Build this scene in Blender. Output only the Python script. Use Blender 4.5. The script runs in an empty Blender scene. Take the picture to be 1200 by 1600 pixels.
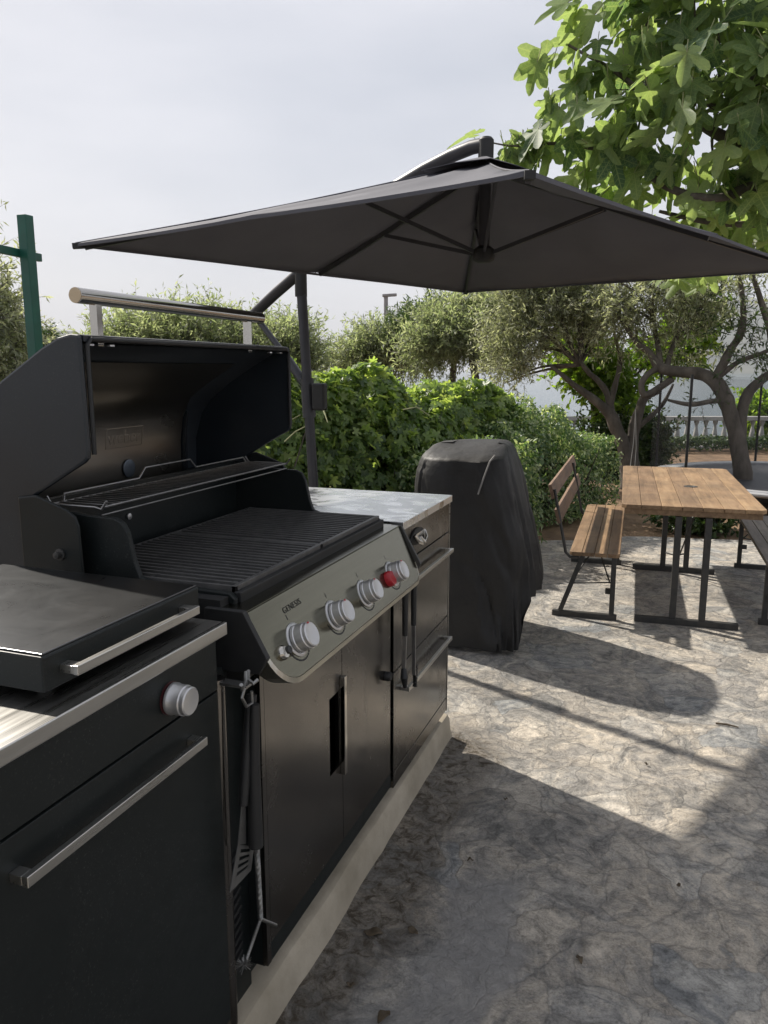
import bpy, math, random
import numpy as np
from mathutils import Vector, Matrix, noise
R_ = math.radians
random.seed(7); rng = np.random.default_rng(11)
SC = bpy.context.scene
COL = SC.collection

# ------------------------------------------------------------------ camera, sky, sun, exposure
FPX = 1220.0; HY = 578.0; VX = 1055.0
PITCH = math.atan((800-HY)/FPX)
YAW = math.atan((VX-600)/(FPX*math.cos(PITCH)+(800-HY)*math.sin(PITCH)))
CAM = Vector((0, 0, 1.6))
cd = bpy.data.cameras.new('camera'); cam = bpy.data.objects.new('camera', cd); COL.objects.link(cam)
cam.location = CAM; cam.rotation_euler = (R_(90)-PITCH, 0, YAW)
cd.sensor_fit = 'VERTICAL'; cd.sensor_height = 36; cd.lens = FPX/1600*36
cd.clip_start = 0.05; cd.clip_end = 30000
SC.camera = cam
SUN_AZ = -66.0; SUN_EL = 41.5            # azimuth from +Y, clockwise positive
sd = Vector((math.sin(R_(SUN_AZ))*math.cos(R_(SUN_EL)), math.cos(R_(SUN_AZ))*math.cos(R_(SUN_EL)), math.sin(R_(SUN_EL))))
sl = bpy.data.lights.new('sun', 'SUN'); sl.energy = 5.0; sl.angle = R_(0.9); sl.color = (1, .93, .83)
so = bpy.data.objects.new('sun', sl); COL.objects.link(so); so.rotation_euler = sd.to_track_quat('Z', 'Y').to_euler()
W = bpy.data.worlds.new('World'); SC.world = W; W.use_nodes = True
nt = W.node_tree; nt.nodes.clear()
def nn(t, ty, **k):
    n = t.nodes.new(ty)
    for a, b in k.items(): setattr(n, a, b)
    return n
sky = nn(nt, 'ShaderNodeTexSky', sky_type='NISHITA', sun_disc=False, sun_elevation=R_(SUN_EL), sun_rotation=R_(SUN_AZ))
sky.dust_density = 3.0; sky.air_density = 1.0
bgs = nn(nt, 'ShaderNodeBackground'); bgs.inputs[1].default_value = 0.075
nt.links.new(sky.outputs[0], bgs.inputs[0])
tc = nn(nt, 'ShaderNodeTexCoord'); mp = nn(nt, 'ShaderNodeMapping'); mp.inputs['Scale'].default_value = (1.2, 1.2, 4.0)
nz = nn(nt, 'ShaderNodeTexNoise'); nz.inputs['Scale'].default_value = 1.6; nz.inputs['Detail'].default_value = 5
cr = nn(nt, 'ShaderNodeValToRGB'); cr.color_ramp.elements[0].position = .36; cr.color_ramp.elements[1].position = .66
cr.color_ramp.elements[0].color = (.51, .53, .585, 1); cr.color_ramp.elements[1].color = (.68, .68, .72, 1)
nt.links.new(tc.outputs['Generated'], mp.inputs[0]); nt.links.new(mp.outputs[0], nz.inputs[0]); nt.links.new(nz.outputs[0], cr.inputs[0])
bgc = nn(nt, 'ShaderNodeBackground'); bgc.inputs[1].default_value = 0.90
nt.links.new(cr.outputs[0], bgc.inputs[0])
mx = nn(nt, 'ShaderNodeMixShader'); mx.inputs[0].default_value = .78     # thin high cloud veiling the blue sky
nt.links.new(bgs.outputs[0], mx.inputs[1]); nt.links.new(bgc.outputs[0], mx.inputs[2])
wo = nn(nt, 'ShaderNodeOutputWorld'); nt.links.new(mx.outputs[0], wo.inputs[0])
SC.view_settings.view_transform = 'Standard'; SC.view_settings.look = 'None'
SC.view_settings.exposure = 0.58; SC.view_settings.gamma = 1
SC.render.resolution_x = 768; SC.render.resolution_y = 1024

# ------------------------------------------------------------------ measuring helpers
cF = Vector((-math.sin(YAW)*math.cos(PITCH), math.cos(YAW)*math.cos(PITCH), -math.sin(PITCH)))
cR = Vector((math.cos(YAW), math.sin(YAW), 0)); cU = cR.cross(cF)
def ray(x, y): return cF + cR*((x-600)/FPX) - cU*((y-800)/FPX)
def at(x, y, D): return CAM + ray(x, y)*D
def onz(x, y, z=0):
    d = ray(x, y); return CAM + d*((z-CAM.z)/d.z)
def onx(x, y, X):
    d = ray(x, y); return CAM + d*((X-CAM.x)/d.x)
def onplane(x, y, P, N):
    d = ray(x, y); return CAM + d*((Vector(P)-CAM).dot(N)/d.dot(N))

# ------------------------------------------------------------------ mesh helpers
class MB:
    def __init__(s): s.v = []; s.f = []
    def add(s, vs, fs):
        o = len(s.v); s.v += [tuple(v) for v in vs]; s.f += [tuple(i+o for i in f) for f in fs]; return s
    def box(s, x0, x1, y0, y1, z0, z1, M=None):
        vs = [Vector((x, y, z)) for z in (z0, z1) for y in (y0, y1) for x in (x0, x1)]
        if M is not None: vs = [M @ v for v in vs]
        return s.add(vs, [(0,2,3,1),(4,5,7,6),(0,1,5,4),(2,6,7,3),(0,4,6,2),(1,3,7,5)])
    def bar(s, a, b, w, h, up=(0,0,1)):
        a = Vector(a); b = Vector(b); d = (b-a); L = d.length; d.normalize()
        u = Vector(up); sx = d.cross(u)
        if sx.length < 1e-4: sx = d.cross(Vector((1,0,0)))
        sx.normalize(); u = sx.cross(d)
        vs = []
        for p in (a, b):
            for (i, j) in ((-1,-1),(1,-1),(1,1),(-1,1)): vs.append(p + sx*(w/2*i) + u*(h/2*j))
        return s.add(vs, [(3,2,1,0),(4,5,6,7),(0,1,5,4),(1,2,6,5),(2,3,7,6),(3,0,4,7)])
    def prism(s, poly, y0, y1, axis='y'):      # poly (x,z) extruded along y, or (x,y) along z, or (y,z) along x
        n = len(poly)
        def P(a, b, t):
            return (a, t, b) if axis == 'y' else ((a, b, t) if axis == 'z' else (t, a, b))
        vs = [P(a, b, y0) for a, b in poly] + [P(a, b, y1) for a, b in poly]
        fs = [tuple(range(n)), tuple(reversed(range(n, 2*n)))]
        fs += [(i, i+n, (i+1) % n+n, (i+1) % n) for i in range(n)]
        return s.add(vs, fs)
    def tube(s, pts, r, n=10, cap=True):
        pts = [Vector(p) for p in pts]; m = len(pts)
        rs = r if isinstance(r, (list, tuple)) else [r]*m
        vs = []; u = None
        for i, p in enumerate(pts):
            d = (pts[min(i+1, m-1)]-pts[max(i-1, 0)]).normalized()
            if u is None:
                u = d.cross(Vector((0,0,1)) if abs(d.z) < .9 else Vector((1,0,0))).normalized()
            else:
                u = (u - d*u.dot(d)).normalized()
            w = d.cross(u)
            for k in range(n):
                a = 2*math.pi*k/n; vs.append(p + (u*math.cos(a)+w*math.sin(a))*rs[i])
        fs = []
        for i in range(m-1):
            for k in range(n):
                k2 = (k+1) % n; fs.append((i*n+k, i*n+k2, (i+1)*n+k2, (i+1)*n+k))
        if cap: fs.append(tuple(reversed(range(n)))); fs.append(tuple(range((m-1)*n, m*n)))
        return s.add(vs, fs)
    def lathe(s, c, axis, prof, n=32):
        c = Vector(c); ax = Vector(axis).normalized()
        u = ax.cross(Vector((0,0,1)) if abs(ax.z) < .9 else Vector((1,0,0))).normalized(); w = ax.cross(u)
        vs = []; m = len(prof)
        for (r, h) in prof:
            for k in range(n):
                a = 2*math.pi*k/n; vs.append(c + ax*h + (u*math.cos(a)+w*math.sin(a))*max(r, 1e-4))
        fs = []
        for i in range(m-1):
            for k in range(n):
                k2 = (k+1) % n; fs.append((i*n+k, i*n+k2, (i+1)*n+k2, (i+1)*n+k))
        fs.append(tuple(reversed(range(n)))); fs.append(tuple(range((m-1)*n, m*n)))
        return s.add(vs, fs)
    def build(s, name, m, parent=None, smooth=False, bevel=0, root=None):
        me = bpy.data.meshes.new(name); me.from_pydata(s.v, [], s.f)
        return link_mesh(name, me, m, parent, smooth, bevel)

def world_loc(o):
    l = Vector(o.location)
    while o.parent: o = o.parent; l += Vector(o.location)
    return l
def link_mesh(name, me, m, parent=None, smooth=False, bevel=0):
    """mesh given in world coordinates; origin goes to the parent's origin or to the base of the mesh"""
    o = bpy.data.objects.new(name, me); COL.objects.link(o)
    if parent is not None:
        off = world_loc(parent); o.parent = parent
    else:
        n = len(me.vertices); a = np.empty(n*3); me.vertices.foreach_get('co', a); a = a.reshape(-1, 3)
        off = Vector(((a[:,0].min()+a[:,0].max())/2, (a[:,1].min()+a[:,1].max())/2, a[:,2].min())); o.location = off
    me.transform(Matrix.Translation(-off)); me.update()
    if m: me.materials.append(m)
    if smooth:
        me.polygons.foreach_set('use_smooth', [True]*len(me.polygons))
        if smooth == 'auto':
            md = o.modifiers.new('ws', 'EDGE_SPLIT'); md.split_angle = R_(38)
    if bevel:
        b = o.modifiers.new('bevel', 'BEVEL'); b.width = bevel; b.segments = 2; b.limit_method = 'ANGLE'; b.angle_limit = R_(40); b.harden_normals = False
    return o
def tag(o, label=None, cat=None, group=None, kind=None):
    if label: o['label'] = label
    if cat: o['category'] = cat
    if group: o['group'] = group
    if kind: o['kind'] = kind
    return o
def thing(name, loc, label, cat, group=None, rz=0):
    o = bpy.data.objects.new(name, None); COL.objects.link(o); o.location = loc; o.rotation_euler = (0, 0, rz)
    o.empty_display_size = .1
    return tag(o, label, cat, group)
def np_mesh(name, V, F):
    me = bpy.data.meshes.new(name); k = F.shape[1]
    me.vertices.add(len(V)); me.vertices.foreach_set('co', V.astype(np.float32).ravel())
    me.loops.add(F.size); me.loops.foreach_set('vertex_index', F.astype(np.int32).ravel())
    me.polygons.add(len(F)); me.polygons.foreach_set('loop_start', np.arange(0, F.size, k, dtype=np.int32))
    me.update(calc_edges=True); me.validate(); return me
def unit(a): return a/np.maximum(np.linalg.norm(a, axis=1, keepdims=True), 1e-9)
def leaf_mesh(name, tmplV, tmplF, P, A, N, S):
    """copies of one leaf outline at points P, pointing along A, facing N, sizes S"""
    A = unit(A); N = unit(N - A*np.sum(N*A, axis=1, keepdims=True)); B = np.cross(N, A)
    t = np.asarray(tmplV, float); n = len(P); k = len(t)
    V = P[:,None,:] + S[:,None,None]*(t[None,:,0:1]*A[:,None,:] + t[None,:,1:2]*B[:,None,:] + t[None,:,2:3]*N[:,None,:])
    F = np.asarray(tmplF)[None,:,:] + (np.arange(n)*k)[:,None,None]
    me = np_mesh(name, V.reshape(-1,3), F.reshape(-1, F.shape[2]))
    if k > 8:
        vi = np.empty(len(me.loops), dtype=np.int32); me.loops.foreach_get('vertex_index', vi)
        uv = me.uv_layers.new(name='leaf'); uv.data.foreach_set('uv', t[vi % k, :2].astype(np.float32).ravel())
    return me

# leaf outlines: x along the leaf, y across, z out of the blade
NARROW_V = [(0,0,0),(.45,.13,.03),(1,0,-.06),(.45,-.13,.03)]; NARROW_F = [(0,1,2,3)]
OVAL_V = [(0,0,0),(.3,.24,.05),(.7,.22,.04),(1,0,-.08),(.7,-.22,.04),(.3,-.24,.05)]; OVAL_F = [(0,1,2,5),(2,3,4,5)]
def lobed(lobes, droop=.18, fold=.10, mid=.40):
    """palmate leaf: (angle, length, width) per lobe, as a fan of triangles around the stalk point"""
    rim = []
    for i, (a, L, w) in enumerate(lobes):
        a = math.radians(a); d = Vector((math.cos(a), math.sin(a))); q = Vector((-d.y, d.x))
        for (t, ww) in ((.55, -w*.92), (.76, -w), (.92, -w*.55), (1.0, 0), (.92, w*.55), (.76, w), (.55, w*.92)):
            rim.append(d*L*t + q*ww)
        if i < len(lobes)-1:
            b = math.radians((lobes[i][0]+lobes[i+1][0])/2); rim.append(Vector((math.cos(b), math.sin(b)))*min(L, lobes[i+1][1])*mid)
    V = [(0,0,0)]
    for p in rim:
        r = p.length; V.append((p.x, p.y, fold*abs(p.y) - droop*r*r))
    F = [(0, i, i+1) for i in range(1, len(rim))]
    return V, F
FIG_V, FIG_F = lobed([(-128,.40,.17),(-50,.80,.17),(0,1.0,.17),(50,.80,.17),(128,.40,.17)], mid=.56, droop=.25, fold=.16)
VINE_V, VINE_F = lobed([(-100,.55,.17),(-45,.8,.17),(0,1.0,.18),(45,.8,.17),(100,.55,.17)], droop=.15, fold=.12, mid=.6)

# ------------------------------------------------------------------ materials
MATS = {}
def base_mat(name):
    m = bpy.data.materials.new(name); m.use_nodes = True; t = m.node_tree
    b = t.nodes['Principled BSDF']; MATS[name] = m
    return m, t, b
def ramp(t, fac, stops):
    r = nn(t, 'ShaderNodeValToRGB'); e = r.color_ramp.elements
    while len(e) < len(stops): e.new(.5)
    for i, (p, c) in enumerate(stops): e[i].position = p; e[i].color = (*c, 1)
    t.links.new(fac, r.inputs[0]); return r.outputs[0]
def coords(t, scale=(1,1,1), rot=(0,0,0), kind='Object'):
    if kind == 'World':
        g = nn(t, 'ShaderNodeNewGeometry').outputs['Position']
    else: g = nn(t, 'ShaderNodeTexCoord').outputs[kind]
    m = nn(t, 'ShaderNodeMapping'); m.inputs['Scale'].default_value = scale; m.inputs['Rotation'].default_value = rot
    t.links.new(g, m.inputs[0]); return m.outputs[0]
def tex_noise(t, co, scale, detail=4, rough=.55, dist=0):
    n = nn(t, 'ShaderNodeTexNoise'); n.inputs['Scale'].default_value = scale; n.inputs['Detail'].default_value = detail
    n.inputs['Roughness'].default_value = rough; n.inputs['Distortion'].default_value = dist
    t.links.new(co, n.inputs['Vector']); return n.outputs[0]
def bump(t, b, h, strength, dist):
    n = nn(t, 'ShaderNodeBump'); n.inputs['Strength'].default_value = strength; n.inputs['Distance'].default_value = dist
    t.links.new(h, n.inputs['Height'])
    t.links.new(n.outputs[0], b.inputs['Normal']); return n
def simple(name, c1, c2=None, rough=.5, metal=0, scale=8, bs=0, bd=.002, stretch=(1,1,1), rr=None, kind='Object', coat=0, bscale=None):
    m, t, b = base_mat(name); c2 = c2 or c1
    co = coords(t, stretch, kind=kind); f = tex_noise(t, co, scale, 6, .6)
    t.links.new(ramp(t, f, [(.3, c1), (.7, c2)]), b.inputs['Base Color'])
    b.inputs['Roughness'].default_value = rough; b.inputs['Metallic'].default_value = metal
    if rr:
        mr = nn(t, 'ShaderNodeMapRange'); mr.inputs['To Min'].default_value = rr[0]; mr.inputs['To Max'].default_value = rr[1]
        mr.inputs['From Min'].default_value = .3; mr.inputs['From Max'].default_value = .7
        t.links.new(f, mr.inputs[0]); t.links.new(mr.outputs[0], b.inputs['Roughness'])
    if bs:
        h = tex_noise(t, co, bscale or scale*3, 5, .6); bump(t, b, h, bs, bd)
    if coat: b.inputs['Coat Weight'].default_value = coat; b.inputs['Coat Roughness'].default_value = .1
    return m
def leaf_mat(name, cols, trans, tcol, rough=.45, back=None, spec=.5, veins=None):
    m, t, b = base_mat(name)
    g = nn(t, 'ShaderNodeNewGeometry')
    c = ramp(t, g.outputs['Random Per Island'], [(i/(len(cols)-1), k) for i, k in enumerate(cols)])
    if back:
        mxc = nn(t, 'ShaderNodeMix', data_type='RGBA'); t.links.new(g.outputs['Backfacing'], mxc.inputs[0])
        t.links.new(c, mxc.inputs[6]); mxc.inputs[7].default_value = (*back, 1); c = mxc.outputs[2]
    if veins:
        uv = nn(t, 'ShaderNodeUVMap'); sx = nn(t, 'ShaderNodeSeparateXYZ'); t.links.new(uv.outputs[0], sx.inputs[0]); best = None
        def mth(op, a, b_=None):
            x = nn(t, 'ShaderNodeMath', operation=op)
            for i_, q_ in enumerate((a, b_)):
                if q_ is None: continue
                if isinstance(q_, (int, float)): x.inputs[i_].default_value = q_
                else: t.links.new(q_, x.inputs[i_])
            return x.outputs[0]
        for an in veins:
            ca, sa = math.cos(R_(an)), math.sin(R_(an))
            al = mth('ADD', mth('MULTIPLY', sx.outputs[0], ca), mth('MULTIPLY', sx.outputs[1], sa))
            ac = mth('ABSOLUTE', mth('SUBTRACT', mth('MULTIPLY', sx.outputs[0], -sa), mth('MULTIPLY', sx.outputs[1], -ca)))
            rib = mth('ABSOLUTE', mth('SUBTRACT', mth('FRACT', mth('MULTIPLY', mth('SUBTRACT', al, mth('MULTIPLY', ac, .8)), 7.0)), .5))   # side veins
            dd_ = mth('ADD', ac, mth('MULTIPLY', mth('LESS_THAN', al, 0.0), 9.0))
            dd_ = mth('MINIMUM', dd_, mth('ADD', mth('ADD', mth('MULTIPLY', rib, .12), .008), mth('MULTIPLY', mth('GREATER_THAN', ac, .17), 9.0)))
            best = dd_ if best is None else mth('MINIMUM', best, dd_)
        vm = ramp(t, best, [(0, (1,1,1)), (.010, (.6,.6,.6)), (.022, (0,0,0))])
        vx = nn(t, 'ShaderNodeMix', data_type='RGBA'); vf = mth('MULTIPLY', vm, .55); t.links.new(vf, vx.inputs[0]); t.links.new(c, vx.inputs[6]); vx.inputs[7].default_value = (.30,.36,.17,1); c = vx.outputs[2]
        bl_n = tex_noise(t, coords(t), 9, 4, .6); bx = nn(t, 'ShaderNodeMix', data_type='RGBA', blend_type='MULTIPLY'); bx.inputs[0].default_value = .8
        t.links.new(c, bx.inputs[6]); t.links.new(ramp(t, bl_n, [(.32,(.62,.6,.45)),(.45,(1,1,1)),(.7,(1.12,1.1,1.0))]), bx.inputs[7]); c = bx.outputs[2]
    t.links.new(c, b.inputs['Base Color']); b.inputs['Roughness'].default_value = rough
    b.inputs['Specular IOR Level'].default_value = spec
    tr = nn(t, 'ShaderNodeBsdfTranslucent')
    mt = nn(t, 'ShaderNodeMix', data_type='RGBA', blend_type='MULTIPLY'); mt.inputs[0].default_value = 1
    t.links.new(c, mt.inputs[6]); mt.inputs[7].default_value = (*tcol, 1); t.links.new(mt.outputs[2], tr.inputs[0])
    ms = nn(t, 'ShaderNodeMixShader'); ms.inputs[0].default_value = trans
    t.links.new(b.outputs[0], ms.inputs[1]); t.links.new(tr.outputs[0], ms.inputs[2])
    t.links.new(ms.outputs[0], t.nodes['Material Output'].inputs[0]); return m

M_enamel = simple('black enamel', (.006,.0085,.0085), (.009,.012,.012), rough=.4, scale=3, bs=.04, rr=(.34,.48))
def dusty(m, k=.5, col=(.10,.10,.095)):
    t = m.node_tree; b = t.nodes['Principled BSDF']; src = b.inputs['Base Color'].links[0].from_socket
    P_ = coords(t, kind='World'); a = tex_noise(t, P_, 260, 2, .5); c_ = tex_noise(t, P_, 3.5, 6, .65, 1.2)
    x = nn(t, 'ShaderNodeMath', operation='MULTIPLY'); t.links.new(ramp(t, a, [(.60,(0,0,0)),(.74,(1,1,1))]), x.inputs[0]); t.links.new(ramp(t, c_, [(.42,(.05,.05,.05)),(.66,(1,1,1))]), x.inputs[1])
    y = nn(t, 'ShaderNodeMath', operation='MULTIPLY'); y.inputs[1].default_value = k; t.links.new(x.outputs[0], y.inputs[0])
    q_ = nn(t, 'ShaderNodeMix', data_type='RGBA'); t.links.new(y.outputs[0], q_.inputs[0]); t.links.new(src, q_.inputs[6]); q_.inputs[7].default_value = (*col, 1)
    t.links.new(q_.outputs[2], b.inputs['Base Color'])
    rs = b.inputs['Roughness'].links
    r0 = rs[0].from_socket if rs else None
    sm = nn(t, 'ShaderNodeMath', operation='MULTIPLY_ADD'); t.links.new(ramp(t, c_, [(.45,(0,0,0)),(.7,(1,1,1))]), sm.inputs[0]); sm.inputs[1].default_value = .14
    if r0: t.links.new(r0, sm.inputs[2])
    else: sm.inputs[2].default_value = b.inputs['Roughness'].default_value
    t.links.new(sm.outputs[0], b.inputs['Roughness'])
dusty(M_enamel, .4)
M_enamel.node_tree.nodes['Principled BSDF'].inputs['Specular IOR Level'].default_value = .32
M_lid = simple('lid enamel', (.009,.013,.017), (.013,.017,.022), rough=.35, scale=3, bs=.05, rr=(.28,.38))
M_liner = simple('lid liner', (.10,.12,.145), (.14,.16,.185), metal=.85, rough=.4, scale=4, rr=(.33,.45))
M_black = simple('black plastic', (.007,.008,.009), (.014,.014,.014), rough=.55, scale=10)
M_door = simple('black steel door', (.15,.142,.135), (.18,.17,.16), metal=1, rough=.2, scale=2.2, stretch=(1,1,1), rr=(.16,.24), bs=.02)
dusty(M_door, .35, (.12,.11,.10))
M_steel = simple('brushed steel', (.50,.49,.46), (.58,.57,.54), metal=1, rough=.3, scale=3, stretch=(30,1,30), rr=(.24,.36), bs=.03, bd=.0006)
M_face = simple('console steel', (.15,.144,.108), (.19,.183,.14), metal=1, rough=.26, scale=2.5, stretch=(60,.8,60), rr=(.17,.24))  # dark olive tint paints in the reflection of warm surroundings that aren't modelled
M_lipm = simple('satin steel lip', (.48,.46,.40), (.55,.53,.46), metal=1, rough=.35, scale=4)
m_, t_, b_ = base_mat('polished steel top'); M_worktop = m_
b_.inputs['Base Color'].default_value = (.86,.87,.87,1); b_.inputs['Metallic'].default_value = 1
co_w = coords(t_, (1,1.4,1), kind='World'); v_ = nn(t_, 'ShaderNodeTexVoronoi', feature='SMOOTH_F1'); v_.inputs['Scale'].default_value = 13
n_ = nn(t_, 'ShaderNodeTexNoise'); n_.inputs['Scale'].default_value = 6; t_.links.new(co_w, n_.inputs['Vector'])
w_ = nn(t_, 'ShaderNodeVectorMath', operation='ADD'); w2_ = nn(t_, 'ShaderNodeVectorMath', operation='SCALE'); w2_.inputs['Scale'].default_value = .25
t_.links.new(n_.outputs['Color'], w2_.inputs[0]); t_.links.new(w2_.outputs[0], w_.inputs[0]); t_.links.new(co_w, w_.inputs[1]); t_.links.new(w_.outputs[0], v_.inputs['Vector'])
t_.links.new(ramp(t_, v_.outputs['Distance'], [(.25,(.20,.20,.20)),(.42,(.28,.28,.28)),(.5,(.33,.33,.33))]), b_.inputs['Roughness'])
bump(t_, b_, n_.outputs[0], .25, .006)
M_cast = simple('cast iron', (.05,.05,.05), (.09,.088,.085), rough=.42, scale=30, bs=.3, bd=.001)
M_wire = simple('rack wire', (.25,.25,.25), (.38,.37,.36), metal=.9, rough=.35, scale=30)
M_chrome = simple('chrome tube', (.42,.40,.37), (.5,.48,.44), metal=1, rough=.12, scale=5)
M_knob = simple('satin knob metal', (.50,.50,.50), (.6,.6,.6), metal=.75, rough=.33, scale=8)
M_red = simple('red plastic', (.30,.008,.016), (.38,.01,.02), rough=.3, scale=8)
M_maroon = simple('maroon ring', (.035,.006,.008), (.05,.008,.01), rough=.4)
M_shield = simple('heat shield steel', (.30,.28,.25), (.35,.33,.30), metal=1, rough=.3, scale=4, stretch=(1,.6,1), rr=(.27,.33))
M_fabric = simple('dark grey canopy fabric', (.082,.083,.098), (.105,.106,.122), rough=.85, scale=2.5, bs=.25, bd=.004, bscale=160)
M_alu = simple('anthracite aluminium', (.035,.036,.042), (.05,.05,.056), metal=.3, rough=.42, scale=8)
M_green = simple('green painted steel', (.008,.07,.05), (.012,.10,.07), rough=.45, scale=6)
M_steelleg = simple('dark painted steel', (.02,.022,.022), (.045,.042,.038), rough=.5, scale=22)
M_concrete = simple('kerb concrete', (.27,.235,.175), (.42,.37,.29), rough=.92, scale=5, bs=.7, bd=.004, bscale=28, kind='World')
M_bark = simple('grey bark', (.05,.042,.034), (.14,.12,.10), rough=.95, scale=9, stretch=(1,1,.35), bs=.9, bd=.02, bscale=16, kind='World')
M_stone = simple('white baluster stone', (.30,.30,.29), (.44,.43,.41), rough=.9, scale=9, bs=.4, bd=.003)
M_greypost = simple('galvanised pole', (.22,.22,.23), (.3,.3,.31), rough=.6, metal=.3, scale=8)
M_dry = simple('dry leaf', (.06,.045,.03), (.11,.08,.045), rough=.8, scale=30)
M_rope = simple('pale rope', (.35,.33,.30), (.45,.43,.4), rough=.9, scale=60)
M_cover = simple('black tarpaulin', (.006,.006,.0065), (.011,.0105,.010), rough=.6, scale=4, bs=.6, bd=.016, bscale=7, rr=(.52,.70))
M_dull = simple('dull tool steel', (.20,.20,.195), (.3,.3,.29), metal=.9, rough=.4, scale=20)
M_stem = simple('vine stem', (.20,.22,.10), (.30,.30,.16), rough=.8, scale=20)

def wood(name, c1, c2, c3):
    m, t, b = base_mat(name)
    g = nn(t, 'ShaderNodeNewGeometry')
    co = coords(t, (14, 1.3, 14)); f = tex_noise(t, co, 2.2, 8, .65, .6)
    c = ramp(t, f, [(.25, c1), (.5, c2), (.78, c3)])
    co2 = coords(t, (1,1,1)); f2 = tex_noise(t, co2, 3.2, 5, .6)
    st = nn(t, 'ShaderNodeMix', data_type='RGBA', blend_type='MULTIPLY'); st.inputs[0].default_value = .75
    t.links.new(c, st.inputs[6]); t.links.new(ramp(t, f2, [(.3, (.42,.42,.42)), (.62, (1,1,1))]), st.inputs[7])
    v = ramp(t, g.outputs['Random Per Island'], [(0, (.72,.68,.66)), (.5, (.9,.88,.86)), (1, (1.15,1.12,1.05))])
    s2 = nn(t, 'ShaderNodeMix', data_type='RGBA', blend_type='MULTIPLY'); s2.inputs[0].default_value = 1
    t.links.new(st.outputs[2], s2.inputs[6]); t.links.new(v, s2.inputs[7]); t.links.new(s2.outputs[2], b.inputs['Base Color'])
    b.inputs['Roughness'].default_value = .6; bump(t, b, f, .35, .002); return m
M_wood = wood('varnished pine', (.16,.10,.052), (.31,.20,.11), (.42,.30,.18))
M_woodgrey = wood('weathered grey wood', (.10,.085,.07), (.19,.165,.145), (.28,.25,.22))
M_woodback = wood('weathered reddish wood', (.15,.09,.055), (.27,.17,.11), (.36,.25,.17))

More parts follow.
